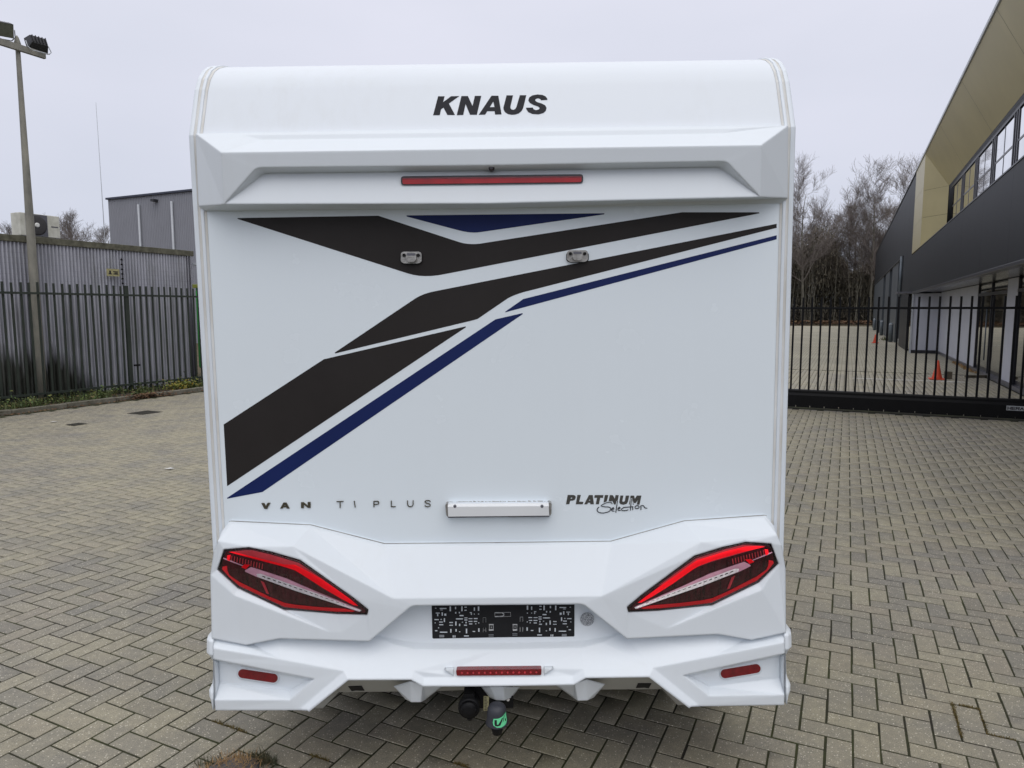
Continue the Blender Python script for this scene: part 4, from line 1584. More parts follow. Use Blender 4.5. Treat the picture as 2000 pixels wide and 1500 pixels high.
ST = 0.0007
stripes = [
    ('upper dark brown stripe', 'vinyl_dark', [(464, 425.8), (738.8, 421.3)] + curve3((893, 471.5), (912, 478.5), (936, 476)) + [(1332, 414.5), (1482.5, 414.6), (1483.3, 416.6)] + curve3((870, 535), (828, 544), (796, 533.8)) + [(464, 427.6)]),
    ('navy triangle under the moulding', 'vinyl_navy', [(794, 420.7), (1180.3, 416.5), (1180.3, 418.6)] + curve3((938, 453.3), (921, 456), (898, 450.3)) + [(794.5, 423)]),
    ('middle dark brown stripe', 'vinyl_dark', [(653.8, 688.6)] + curve3((810, 583.6), (826, 573.4), (848, 569)) + [(1517, 437), (1517, 444.9)] + curve3((1030, 568.6), (1008, 574.0), (992, 582.5)) + [(933, 622.8), (925, 625.2), (655, 690.2)]),
    ('navy stripe to the right', 'vinyl_navy', [(986.6, 608.8), (1022, 584), (1517, 459.4), (1517, 467.3), (987.6, 609.8)]),
    ('lower dark brown stripe', 'vinyl_dark', [(436.8, 829), (632.5, 701.6), (909.5, 637.4), (909.9, 639.2), (443.6, 949.6)]),
    ('navy stripe to the lower left', 'vinyl_navy', [(967.7, 623.7), (1020.6, 611.5), (1021, 613.4), (512.5, 961), (444, 974), (443.2, 972.6)]),
]
for lab, mk, pts in stripes:
    o = slab('stripe', pts, -ST, ST * 2, M[mk], mh)
    o['label'] = lab

# upper moulding with the high stop lamp
V = {
    't0': (382, 261, -0.03), 'tC': (960, 250.5, -0.02),
    'g1': (478, 264.5, -0.043), 'g1C': (960, 258.5, -0.043),
    'g2': (513, 272.6, -0.050), 'g2C': (960, 267.5, -0.050),
    'g3': (513, 277, -0.068), 'g3C': (960, 272, -0.068),
    'f0': (432, 298, -0.130), 'fC': (960, 291, -0.130),
    'b0': (388, 402.5, -0.014), 'b1': (437, 399, -0.1047), 'bC': (960, 397.5, -0.104),
    'o1': (497, 331.5, -0.1225), 'o2': (503.5, 328.2, -0.123), 'o3': (513.6, 327.2, -0.123), 'oC': (960, 322.8, -0.123),
    'i1': (511, 343.0, -0.08), 'i2': (517.5, 339.4, -0.0784), 'i3': (528, 338.2, -0.0779), 'iC': (960, 334.0, -0.076),
    'k0': (398, 412.0, -0.002), 'kC': (960, 407.3, -0.002),
}
faces = [('t0', 'tC', 'g1C', 'g1'), ('g1', 'g1C', 'g2C', 'g2'), ('g2', 'g2C', 'g3C', 'g3'), ('t0', 'g1', 'g2', 'g3', 'f0'), ('g3', 'g3C', 'fC', 'f0'),
         ('t0', 'f0', 'b1', 'b0'), ('f0', 'o3', 'o2', 'o1', 'b1'), ('f0', 'fC', 'oC', 'o3'),
         ('b1', 'o1', 'i1'), ('o1', 'o2', 'i2', 'i1'), ('o2', 'o3', 'i3', 'i2'), ('o3', 'oC', 'iC', 'i3'),
         ('b1', 'i1', 'i2', 'i3', 'iC', 'bC'), ('b0', 'b1', 'bC', 'kC', 'k0')]
shell('upper_moulding', V, faces, M['gel'], mh, back=0.05, center=[k_ for k_ in V if k_.endswith('C')])
hl = slab('high_stop_lamp', rnd_poly([(783, 344.0), (1139, 340.0), (1139, 357.2), (783, 361.2)], 6), -0.094, 0.03, M['rim'], mh)
slab('lens', rnd_poly([(786, 347.6), (1136, 343.8), (1136, 355.6), (786, 359.6)], 4), -0.0955, 0.002, M['stop_red'], hl)
slab('lens_shade', rnd_poly([(786, 347.6), (1136, 343.8), (1136, 346.4), (786, 350.2)], 1), -0.0962, 0.002, M['reflector'], hl)
bm = bmesh.new()
lathe(bm, [(0.0105, 0.02), (0.0105, -0.004), (0.006, -0.008)], at(960, 328.4, -0.102), 'Y', 16)
from_bm('camera_eye', bm, M['rim'], mh)

# lower lamp carrier
V = {
    'T0': (448.7, 1018.1, -0.012), 'T1': (607, 1025.5, -0.012), 'T2': (750.7, 1062.1, -0.012), 'TC': (960, 1060.3, -0.012),
    'u0': (452, 1022.5, -0.030), 'u1': (606, 1030, -0.030), 'u2': (749, 1067.2, -0.030), 'uC': (960, 1065.4, -0.030),
    'S1': (432.5, 1038.7, -0.045), 'F0': (425.5, 1056.8, -0.09), 'S2': (417.2, 1077.5, -0.095), 'S3': (410.8, 1122, -0.098), 'S4': (413.5, 1246.9, -0.103),
    'F1': (571.8, 1067.4, -0.121), 'F2': (768.3, 1169.2, -0.1433), 'FC': (960, 1167.5, -0.1445),
    'Pd': (794.7, 1191.2, -0.1463), 'Pe': (802, 1185.5, -0.1465), 'Pf': (810, 1183, -0.1465), 'PC': (960, 1181.4, -0.146),
    'V': (721.4, 1252.8, -0.138), 'B1': (480.9, 1260, -0.1107), 'B2': (545.4, 1247.5, -0.118),
    'l0': (424.2, 1112.7, -0.0882), 'l1': (437.0, 1073.0, -0.101), 'l2': (486, 1068.6, -0.114), 'l3': (528.8, 1077.0, -0.1224), 'l4': (586.5, 1093.5, -0.1324),
    'l5': (690.5, 1167.0, -0.1399), 'l6': (719.8, 1190.5, -0.1413), 'l7': (717, 1201.3, -0.138), 'l8': (657.5, 1199.6, -0.1239), 'l9': (555.2, 1191.4, -0.1009), 'l10': (464.5, 1149.2, -0.0891),
    'E1': (457.5, 1163.0, -0.108), 'E2': (645.1, 1235.1, -0.1293), 'E3': (668.6, 1235.1, -0.132),
}
faces = [('T0', 'T1', 'u1', 'u0'), ('T1', 'T2', 'u2', 'u1'), ('T2', 'TC', 'uC', 'u2'), ('T0', 'u0', 'S1'),
         ('u0', 'u1', 'F1', 'F0'), ('u0', 'F0', 'S1'), ('u1', 'u2', 'F2', 'F1'), ('u2', 'uC', 'FC', 'F2'),
         ('F0', 'F1', 'l3', 'l2', 'l1'), ('F1', 'l4', 'l3'), ('F1', 'F2', 'l5', 'l4'), ('F2', 'Pd', 'V', 'l6', 'l5'),
         ('F2', 'FC', 'PC', 'Pf', 'Pe', 'Pd'), ('F0', 'l1', 'l0', 'S2'), ('S2', 'l0', 'S3'),
         ('l0', 'l10', 'E1'), ('l10', 'l9', 'E2', 'E1'), ('l9', 'l8', 'E2'), ('l8', 'l7', 'E3', 'E2'), ('l7', 'l6', 'V', 'E3'),
         ('S3', 'l0', 'E1', 'S4'), ('S4', 'E1', 'B1'), ('E1', 'E2', 'B2', 'B1'), ('E2', 'E3', 'V', 'B2')]
lens_ids = ['l%d' % i for i in range(11)]
shell('lamp_carrier', V, faces, M['gel'], mh, back=0.03, hole=lens_ids, hole_depth=0.02, center=['TC', 'uC', 'FC', 'PC'])

seam = [(447, 1018.2), (452, 1017.0), (607, 1024.6), (751.2, 1061.2), (976, 1059.2)]
for mi in (False, True):
    for (xa, ya), (xb, yb) in zip(seam[:-1], seam[1:]):
        slab('seam_line', [(xa, ya), (xb, yb), (xb, yb + 2.2), (xa, ya + 2.2)], -0.0135, 0.003, M['seal_grey'], mh, mirror=mi)

# tail lights: smoked body, red bands, clear light bar (traced on the left lamp, mirrored for the right one)
def z7l(pts):
    return [(410 + x / 6.0606, 1050 + y / 6.0606) for x, y in pts]


pA, pB, pC_ = at(424, 1112.7, -0.0821), at(719, 1195, -0.1340), at(528, 1077, -0.1162)
LN = (pB - pA).cross(pC_ - pA).normalized()


def lens_slab(name, pts, out, th, mat, parent, mirror):
    p0 = pA - Vector((0, out, 0))
    fr_ = [hit(x, y, p0, LN) for x, y in pts]
    bk_ = [p + Vector((0, th, 0)) for p in fr_]
    if mirror:
        fr_, bk_ = [mir(p) for p in fr_][::-1], [mir(p) for p in bk_][::-1]
    bm = bmesh.new()
    prism(bm, fr_, bk_)
    return from_bm(name, bm, mat, parent)


OUTL = [(85, 380), (165, 138), (250, 125), (420, 114), (500, 115), (720, 165), (1070, 265), (1300, 420), (1700, 710), (1860, 835), (1882, 872), (1864, 916), (1500, 906), (880, 856), (330, 602)]
INNR = [(120, 375), (190, 165), (420, 132), (500, 132), (715, 182), (1058, 282), (1288, 436), (1690, 728), (1820, 842), (1845, 872), (1830, 893), (1500, 889), (886, 838), (345, 588)]
for mi in (False, True):
    tl = lens_slab('tail_light', z7l(OUTL), 0.0, 0.03, M['rim'], mh, mi)
    tl['label'] = 'tail light on the right corner' if mi else 'tail light on the left corner'
    lens_slab('reflector_bowl', z7l(INNR), 0.0014, 0.004, M['lens_dark'], tl, mi)
    lens_slab('red_sky_wash', z7l([(225, 168), (430, 150), (500, 150), (712, 200), (1050, 300), (1275, 452), (1500, 612), (1350, 560), (1080, 410), (850, 335)]), 0.0024, 0.003, M['lens_mid'], tl, mi)  # mid-red lens zone, with the sky's wash put into its colour
    lens_slab('red_band', z7l([(225, 172), (262, 166), (560, 238), (880, 318), (1010, 322), (1120, 378), (1300, 478), (1480, 600), (1650, 722), (1752, 808), (1700, 800), (1560, 728), (1340, 600), (1090, 438), (1000, 385), (850, 338), (560, 262)] if not mi else
                          [(240, 176), (310, 168), (470, 170), (695, 220), (1035, 318), (1120, 372), (1290, 490), (1480, 616), (1650, 736), (1748, 808), (1700, 802), (1560, 728), (1340, 596), (1090, 428), (1000, 378), (850, 326), (560, 248)]), 0.0034, 0.003, M['lens_red'], tl, mi)
    lens_slab('red_band', z7l([(145, 372), (150, 345), (200, 335), (208, 395), (230, 445), (345, 524), (700, 698), (880, 772), (1000, 794), (1250, 820), (1600, 842), (1715, 868), (1690, 878), (1500, 876), (1200, 856), (885, 822), (348, 572), (222, 462)]), 0.0030, 0.003, M['lens_red_low'], tl, mi)
    lens_slab('red_block', z7l([(370, 350), (405, 318), (475, 322), (425, 375)]), 0.0036, 0.003, M['lens_red'], tl, mi)
    lens_slab('red_block', z7l([(205, 210), (245, 205), (235, 280), (200, 262)]), 0.0032, 0.003, M['lens_red'], tl, mi)
    lens_slab('red_rib', z7l([(600, 510), (640, 530), (700, 668), (668, 660)]), 0.0032, 0.003, M['lens_mid'], tl, mi)
    lens_slab('trim_line', z7l([(160, 238), (215, 258), (430, 345), (425, 352), (200, 268), (155, 248)]), 0.0030, 0.002, M['pink'], tl, mi)
    for q in range(12):
        x = 255 + q * 33
        y = 215 + q * 8.5
        lens_slab('rib', z7l([(x, y), (x + 9, y + 3), (x + 2, y + 66), (x - 7, y + 62)]), 0.0024, 0.002, M['lens_mid'], tl, mi)
    lens_slab('light_bar', z7l([(420, 385), (485, 348), (610, 388), (900, 482), (1250, 636), (1775, 852), (1785, 868), (1755, 876), (545, 462), (415, 402)]), 0.0042, 0.004, M['pink'], tl, mi)
    lens_slab('light_guide', z7l([(552, 430), (600, 428), (900, 533), (1300, 673), (1790, 864), (1775, 876), (1500, 788), (1000, 626), (560, 464)]), 0.0054, 0.004, M['clear'], tl, mi)
    bm = bmesh.new()
    p0 = pA - Vector((0, 0.0060, 0))
    for q in range(17):
        t = q / 17
        x, y = 620 + 1060 * t, 452 + 370 * t
        hh = 15 * (1 - t) + 6
        f_ = [hit(*z7l([p])[0], p0, LN) for p in ((x, y), (x + 34, y + 12), (x + 34, y + 12 + hh * .55), (x, y + hh * .55))]
        if mi:
            f_ = [mir(p) for p in f_][::-1]
        prism(bm, f_, [p + Vector((0, 0.001, 0)) for p in f_])
        f_ = [hit(*z7l([p])[0], p0, LN) for p in ((x - 40, y + 16 + hh), (x + 10, y + 34 + hh), (x + 10, y + 40 + hh), (x - 40, y + 22 + hh))]
        if mi:
            f_ = [mir(p) for p in f_][::-1]
        prism(bm, f_, [p + Vector((0, 0.001, 0)) for p in f_])
    from_bm('led_mask', bm, M['rim'], tl)
    # the clear cover bulges outwards over the whole lamp
    bm = bmesh.new()
    rings = []
    for t_, out in ((0.992, 0.0008), (0.975, 0.0070), (0.92, 0.0105), (0.78, 0.0135), (0.55, 0.0155), (0.25, 0.0165)):
        ring = []
        for x, y in OUTL:
            # shrink towards the lamp's long axis
            ax_ = min(1640, max(330, x))
            ay_ = 300 + (ax_ - 330) * 0.40
            q = z7l([(ax_ + (x - ax_) * t_, ay_ + (y - ay_) * t_)])[0]
            p = hit(q[0], q[1], pA - Vector((0, out, 0)), LN)
            ring.append(bm.verts.new(mir(p) if mi else p))
        rings.append(ring)
    for ra, rb in zip(rings[:-1], rings[1:]):
        for i in range(len(ra)):
            j = (i + 1) % len(ra)
            f = bm.faces.new((ra[i], ra[j], rb[j], rb[i]))
            f.smooth = True
    f = bm.faces.new(rings[-1])
    f.smooth = True
    from_bm('clear_lens', bm, M['lens_clear'], tl)

# bumper
V = {
    's0': (413.5, 1237, -0.066), 's1': (481, 1251, -0.066), 's2': (545, 1239, -0.066), 's3': (716, 1240, -0.060), 's4': (735, 1240, -0.056),
    'p0': (700, 1176, -0.020), 'pC': (960, 1172, -0.020),
    'c1a': (750.8, 1244.5, -0.060), 'c1b': (806.5, 1255.0, -0.066), 'c1C': (960, 1256, -0.066),
    'c2a': (771, 1258.5, -0.090), 'c2b': (812, 1268, -0.098), 'c2C': (960, 1268.8, -0.098),
    'g0': (416.5, 1266, -0.125), 'g1': (548, 1288, -0.138), 'K1': (671.5, 1310.8, -0.155),
    'K2': (807.9, 1310.4, -0.155), 'K3': (828.4, 1322.6, -0.157), 'KC': (960, 1321.6, -0.157),
    'fa': (884, 1308.2, -0.143), 'fC': (960, 1307.2, -0.143), 'fb': (898, 1321.8, -0.157),
    'h0': (416.5, 1287.0, -0.125), 'h1': (614.4, 1326.0, -0.150), 'h2': (566, 1367.7, -0.150), 'h3': (419.3, 1367.7, -0.130),
    'K0': (582, 1387.2, -0.152), 'j0': (420.8, 1387.6, -0.126),
    'q0': (423.5, 1291.0, -0.080), 'q1': (601, 1327.6, -0.118), 'q2': (566, 1348.5, -0.100), 'q3': (425.0, 1334.0, -0.084),
    'M0': (601, 1388.0, -0.172), 'M1': (679, 1326.2, -0.178), 'M2': (803.5, 1325.6, -0.178), 'M3': (827, 1338.6, -0.180), 'MC': (960, 1338.0, -0.180),
    'N0': (603.5, 1390.5, -0.172), 'N1': (680, 1328.8, -0.178), 'N2': (802.6, 1328.2, -0.178), 'N3': (826.3, 1341.2, -0.180), 'NC': (960, 1340.6, -0.180),
}
faces = [('p0', 'pC', 'c1C', 'c1b', 'c1a', 's4'), ('c1a', 'c1b', 'c2b', 'c2a'), ('c1b', 'c1C', 'c2C', 'c2b'), ('s4', 'c1a', 'c2a'),
         ('s0', 's1', 'g1', 'g0'), ('s1', 's2', 'g1'), ('s2', 's3', 'K1', 'g1'), ('s3', 's4', 'c2a', 'K1'), ('c2a', 'c2b', 'K2', 'K1'), ('c2b', 'c2C', 'fC', 'fa', 'K2'),
         ('K2', 'fa', 'fb', 'K3'), ('fa', 'fC', 'KC', 'fb'), ('K3', 'fb', 'KC', 'MC', 'M3'),
         ('g0', 'g1', 'K1', 'h1', 'h0'), ('K1', 'K0', 'h2', 'h1'), ('h2', 'K0', 'j0', 'h3'),
         ('h0', 'h1', 'q1', 'q0'), ('q0', 'q1', 'q2', 'q3'), ('q3', 'q2', 'h2', 'h3'), ('q1', 'h1', 'h2', 'q2'), ('h0', 'q0', 'q3', 'h3'),
         ('K0', 'K1', 'M1', 'M0'), ('K1', 'K2', 'M2', 'M1'), ('K2', 'K3', 'M3', 'M2'),
         ('M0', 'M1', 'N1', 'N0'), ('M1', 'M2', 'N2', 'N1'), ('M2', 'M3', 'N3', 'N2'), ('M3', 'MC', 'NC', 'N3')]
bump_ = shell('bumper', V, faces, M['gel'], mh, back=-0.06, center=['pC', 'c1C', 'c2C', 'fC', 'KC', 'MC', 'NC'])
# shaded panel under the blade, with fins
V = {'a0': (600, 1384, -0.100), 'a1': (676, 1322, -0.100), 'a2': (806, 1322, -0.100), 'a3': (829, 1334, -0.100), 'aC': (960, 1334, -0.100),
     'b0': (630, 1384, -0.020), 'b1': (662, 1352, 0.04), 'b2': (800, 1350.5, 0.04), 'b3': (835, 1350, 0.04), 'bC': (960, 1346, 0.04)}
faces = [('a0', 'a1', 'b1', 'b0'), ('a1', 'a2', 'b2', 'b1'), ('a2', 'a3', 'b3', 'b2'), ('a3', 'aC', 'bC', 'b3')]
shell('diffuser', V, faces, M['gel_shaded'], mh, back=0.1, center=['aC', 'bC'])


def fin(pts_f, pts_b, mirror):
    bm = bmesh.new()
    f_ = [at(*p) for p in pts_f]
    b_ = [at(*p) for p in pts_b]
    if mirror:
        f_, b_ = [mir(p) for p in f_], [mir(p) for p in b_]
    vf = [bm.verts.new(p) for p in f_]
    vb = [bm.verts.new(p) for p in b_]
    bm.faces.new(vf)
    n = len(vf)
    for i in range(n):
        bm.faces.new((vf[i], vf[(i + 1) % n], vb[(i + 1) % n], vb[i]))
    bm.faces.new(vb[::-1])
    return from_bm('diffuser_fin', bm, M['gel'], mh)


for mi in (False, True):
    fin([(801, 1330, -0.150), (826, 1338, -0.150), (822, 1371.5, -0.118), (803.5, 1371.5, -0.118)], [(768, 1340, -0.080), (866, 1340, -0.080), (832, 1366, -0.050), (792, 1366, -0.050)], mi)
    o = slab('opening', [(680, 1341.0), (706, 1340.4), (711.5, 1349.2), (695, 1348.8), (687, 1350.2)], -0.128, 0.02, M['darkgap'], mh, mirror=mi, vfun=lambda x, y: -0.106 + 0.005 * (y - 1324))
    # rear reflectors
    c0, c1, rr = (473.6, 1315.8), (533.7, 1324.8), 8.6
    ang = math.atan2(c1[1] - c0[1], c1[0] - c0[0])

    def caps(r, n=10):
        pl = []
        for k_ in range(n + 1):
            t = ang + math.pi / 2 + math.pi * k_ / n
            pl.append((c0[0] + r * math.cos(t), c0[1] + r * math.sin(t)))
        for k_ in range(n + 1):
            t = ang - math.pi / 2 + math.pi * k_ / n
            pl.append((c1[0] + r * math.cos(t), c1[1] + r * math.sin(t)))
        return pl
    vf_ = lambda x, y: -0.080 - 0.038 * (x - 423.5) / 177.5
    bz = slab('reflector_bezel', caps(11.4), 0, 0.02, M['gel'], mh, vfun=lambda x, y: vf_(x, y) - 0.004, mirror=mi)
    slab('reflector', caps(rr), 0, 0.02, M['reflector'], bz, vfun=lambda x, y: vf_(x, y) - 0.0065, mirror=mi)
cf = [(957, 1341, -0.150), (984, 1341, -0.150), (985.5, 1368, -0.118), (969, 1367.5, -0.118)]
fin(cf, [(940, 1342, -0.080), (1016, 1342, -0.080), (1000, 1362, -0.050), (955, 1362, -0.050)], False)
fl_ = slab('fog_lamp', rnd_poly([(890.6, 1308.6), (1058, 1306.9), (1057.2, 1318.4), (892, 1319.8)], 2.5), -0.162, 0.03, M['reflector'], mh)
bm = bmesh.new()
for q in range(14):
    x = 902 + q * 11.2
    y = 1314.4 - q * 0.1
    a = at(x, y, -0.1623)
    lathe(bm, [(0.0045, 0.0), (0.003, -0.0015)], a, 'Y', 8)
from_bm('led_row', bm, M['lens_mid'], fl_)
for mi, pts in ((False, [(868, 1308.6), (886, 1308.4), (886, 1320.5)]), (True, [(866, 1308.6), (884, 1308.4), (884, 1320.5)])):
    slab('fog_lamp_cheek', pts, -0.160, 0.02, M['gel'], mh, mirror=mi)


# corner wings of the bumper, wrapping round to the side
def wing(sgn):
    lv = [(1237, 0.000, -0.090), (1244, 0.016, -0.095), (1254, 0.026, -0.110), (1280, 0.026, -0.118), (1288, 0.010, -0.098), (1291, 0.002, -0.082), (1326, 0.002, -0.082), (1340, 0.014, -0.094), (1354, 0.025, -0.112), (1366, 0.022, -0.118), (1386.8, 0.004, -0.112)]
    bm = bmesh.new()
    rows_ = []
    for y, o_, v0 in lv:
        p = at(418, y, v0)
        xs = abs(p.x) + 0.0025
        x1 = 1.098 + o_
        w_ = max(0.008, x1 - xs)
        row = [Vector((xs, v0 + 0.02, p.z)), Vector((xs, v0, p.z)), Vector((xs + w_ * .35, v0 + 0.004, p.z)), Vector((xs + w_ * .72, v0 + 0.022, p.z)), Vector((x1 - 0.003, v0 + 0.055, p.z)), Vector((x1, v0 + 0.11, p.z)), Vector((x1, 0.5, p.z))]
        rows_.append([bm.verts.new((sgn * q.x, q.y, q.z)) for q in row])
    for a, b in zip(rows_[:-1], rows_[1:]):
        for i in range(len(a) - 1):
            f = bm.faces.new((a[i], a[i + 1], b[i + 1], b[i]))
            f.smooth = False
    for rw in (rows_[0], rows_[-1]):
        c_ = bm.verts.new((sgn * 1.0, 0.5, rw[0].co.z))
        bm.faces.new(rw + [c_])
    return from_bm('bumper_wing', bm, M['gel'], mh)


wing(-1)
wing(1)

# number plate holder with its punched slots
PX0, PY0, PS = 830.0, 1170.0, 0.175


def plate_plane(x, y):
    a, b = at(960, 1172, -0.020), at(960, 1256, -0.066)
    n = Vector((0, b.z - a.z, -(b.y - a.y))).normalized()
    return hit(x, y, a + Vector((0, -0.0020, 0)), n)


frame_px = [(843, 1182.5), (1122, 1181.0), (1122, 1241.5), (1120.5, 1243.2), (996, 1244.4), (971, 1244.8), (846.5, 1247.4), (844.5, 1246)]
holes = []


def hole(x0, y0, x1, y1):
    holes.append([(x0, y0), (x1, y0), (x1, y1), (x0, y1)])


# slots of the left wing, in the holder's own raster
LW = [(165, 98, 240, 110), (275, 80, 290, 135), (335, 85, 348, 112), (405, 80, 420, 135), (440, 84, 466, 96), (440, 118, 466, 130), (545, 92, 558, 130), (590, 80, 606, 130), (112, 96, 128, 106), (170, 116, 200, 124),
      (120, 150, 165, 160), (136, 163, 148, 190), (186, 146, 200, 185), (216, 160, 238, 186), (336, 142, 350, 162), (378, 142, 390, 160), (386, 176, 430, 190), (500, 145, 524, 156), (512, 158, 524, 175), (546, 160, 556, 172), (592, 160, 604, 172),
      (106, 222, 155, 234), (174, 220, 188, 232), (210, 212, 224, 255), (346, 214, 424, 226), (440, 204, 474, 214), (440, 226, 474, 238), (486, 212, 530, 222), (545, 210, 588, 222), (158, 249, 200, 261), (486, 242, 530, 254), (545, 242, 582, 254), (108, 259, 120, 270),
      (158, 279, 204, 291), (272, 254, 312, 266), (338, 248, 352, 296), (412, 252, 424, 262), (452, 252, 466, 270), (560, 268, 574, 280), (594, 258, 606, 270), (492, 270, 528, 282), (380, 274, 394, 300), (272, 286, 312, 296), (436, 284, 468, 297),
      (146, 314, 158, 325), (112, 346, 138, 358), (166, 362, 250, 374), (282, 332, 296, 374), (340, 332, 354, 362), (380, 358, 394, 369), (456, 328, 471, 382), (532, 354, 560, 366), (594, 324, 609, 364), (160, 400, 215, 406), (160, 416, 215, 423), (310, 402, 320, 430), (330, 402, 340, 430), (436, 404, 490, 416), (710, 392, 766, 397), (710, 408, 766, 414)]
tilt = (1181.0 - 1182.5) / 279.0
for x0, y0, x1, y1 in LW:
    hole(PX0 + x0 * PS, PY0 + y0 * PS + 0.4, PX0 + x1 * PS, PY0 + y1 * PS + 0.4)
    xm0, xm1 = 1742 - x1, 1742 - x0
    hole(PX0 + xm0 * PS, PY0 + y0 * PS - 1.5, PX0 + xm1 * PS, PY0 + y1 * PS - 1.5)
bm = bmesh.new()
fr_ = [plate_plane(*p) for p in frame_px]
hf = [[plate_plane(*p) for p in h] for h in holes]
dv = Vector((0, 0.0012, 0))
prism(bm, fr_, [p + dv for p in fr_], hf, [[p + dv for p in h] for h in hf])
ph = from_bm('plate_holder', bm, M['black'], mh)
bm = bmesh.new()


def pl_line(pts, w):
    for (xa, ya), (xb, yb) in zip(pts[:-1], pts[1:]):
        a, b = Vector((xa, ya)), Vector((xb, yb))
        d = (b - a).normalized()
        n = Vector((-d.y, d.x)) * w / 2
        q_ = [a - n - d * w / 2, b - n + d * w / 2, b + n + d * w / 2, a + n - d * w / 2]
        f_ = [plate_plane(PX0 + p.x * PS, PY0 + p.y * PS) - Vector((0, 0.0012, 0)) for p in q_]
        prism(bm, f_, [p + Vector((0, 0.002, 0)) for p in f_])


pl_line([(780, 150), (955, 147), (958, 192), (780, 198), (780, 150)], 3)
pl_line([(785, 152), (860, 152), (880, 165)], 9)
pl_line([(785, 194), (820, 194)], 9)
pl_line([(835, 192), (865, 190), (880, 180)], 8)
for ox in (0, 416):
    pl_line([(648, 260), (648, 206), (680, 206), (680, 260)], 3)
    pl_line([(650, 322), (650, 366)], 4)
    pl_line([(680, 322), (680, 366)], 4)
    pl_line([(650, 345), (680, 345)], 3)
    PX0 += ox * 0
    ox_ = ox
    if ox == 0:
        continue
for cx_ in (740, 1005):
    pl_line([(cx_ - 22, 282), (cx_ + 22, 280), (cx_ + 22, 348), (cx_ - 22, 350), (cx_ - 22, 282)], 4)
    pl_line([(cx_ - 20, 284), (cx_ - 6, 284)], 12)
    pl_line([(cx_ + 6, 284), (cx_ + 20, 284)], 12)
    pl_line([(cx_ - 20, 344), (cx_ - 6, 344)], 12)
    pl_line([(cx_ + 6, 344), (cx_ + 20, 344)], 12)
    pl_line([(cx_, 306), (cx_, 322)], 5)
for x0_ in (1062, 1092):
    pl_line([(x0_, 200), (x0_, 250)], 3)
    pl_line([(x0_, 315), (x0_, 360)], 4)
pl_line([(1062, 200), (1092, 200)], 3)
from_bm('embossed_mark', bm, M['clear'], ph)
bm = bmesh.new()
cpt = plate_plane(1147, 1210)
lathe(bm, [(0.0262, 0.004), (0.0262, -0.001), (0.025, -0.0022)], at(1147, 1210, -0.048), 'Y', 28)
from_bm('round_seal', bm, M['roundseal'], mh)

# two cast fittings left from a bicycle rack
for cx_, cy_ in ((803, 502.5), (1128, 499.5)):
    rm = slab('rack_mount', rnd_poly([(cx_ - 20, cy_ - 8), (cx_ - 16, cy_ - 11), (cx_ + 16, cy_ - 11), (cx_ + 20, cy_ - 8), (cx_ + 20.5, cy_ + 8), (cx_ + 15, cy_ + 12), (cx_ - 15, cy_ + 12), (cx_ - 20.5, cy_ + 8)], 4), -0.013, 0.014, M['steel'], mh)
    kn = slab('knob', rnd_poly([(cx_ - 9, cy_ - 9), (cx_ + 9, cy_ - 9), (cx_ + 10, cy_ + 3), (cx_ + 6, cy_ + 9), (cx_ - 6, cy_ + 9), (cx_ - 10, cy_ + 3)], 3), -0.030, 0.02, M['steel'], rm)
    slab('cap', rnd_poly([(cx_ - 8, cy_ - 8), (cx_ + 8, cy_ - 8), (cx_ + 8, cy_ - 3.5), (cx_ - 8, cy_ - 3.5)], 1), -0.0315, 0.003, M['mullion'], rm)
    for dx in (-14, 14):
        bm = bmesh.new()
        lathe(bm, [(0.006, 0.004), (0.006, -0.003), (0.003, -0.0032), (0.003, -0.001)], at(cx_ + dx, cy_ - 4, -0.0155), 'Y', 12)
        from_bm('screw', bm, M['darkgap'], rm)
    slab('shadow_slab', rnd_poly([(cx_ - 22, cy_ - 6), (cx_ + 22, cy_ - 6), (cx_ + 22, cy_ + 10), (cx_ + 14, cy_ + 13.5), (cx_ - 14, cy_ + 13.5), (cx_ - 22, cy_ + 10)], 5), -0.003, 0.004, M['black'], rm)  # black slab standing in for the shadow below and beside the fitting

# clear lamp bar above the plate
lb_ = slab('plate_lamp', [(872, 983), (1074, 981.5), (1075.5, 1008), (874, 1010.5)], -0.016, 0.017, M['alu'], mh)
bm = bmesh.new()
pc = [(874.5, 984, -0.026), (1072, 982.5, -0.026), (1072, 988.5, -0.040), (874.5, 990, -0.040), (1072.5, 1007, -0.040), (875.5, 1009, -0.040)]
q_ = [at(*p) for p in pc]
up_ = [q_[0], q_[1], q_[2], q_[3]]
vs = [bm.verts.new(p) for p in q_]
vb = [bm.verts.new(at(874.5, 983.4, -0.015)), bm.verts.new(at(1072, 981.9, -0.015)), bm.verts.new(at(1072.5, 1008.4, -0.015)), bm.verts.new(at(875.5, 1010.4, -0.015))]
bm.faces.new((vs[0], vs[1], vs[2], vs[3]))
bm.faces.new((vs[3], vs[2], vs[4], vs[5]))
bm.faces.new((vb[0], vb[1], vs[1], vs[0]))
bm.faces.new((vs[5], vs[4], vb[2], vb[3]))
bm.faces.new((vb[0], vs[0], vs[3], vs[5], vb[3]))
bm.faces.new((vb[1], vb[2], vs[4], vs[2], vs[1]))
from_bm('clear_cover', bm, M['acryl'], lb_)
for x in (888.5, 1058.5):
    bm = bmesh.new()
    lathe(bm, [(0.006, 0.002), (0.006, -0.004), (0.003, -0.006)], at(x, 988.5, -0.036), 'Y', 12)
    from_bm('screw', bm, M['mullion'], lb_)
bm = bmesh.new()
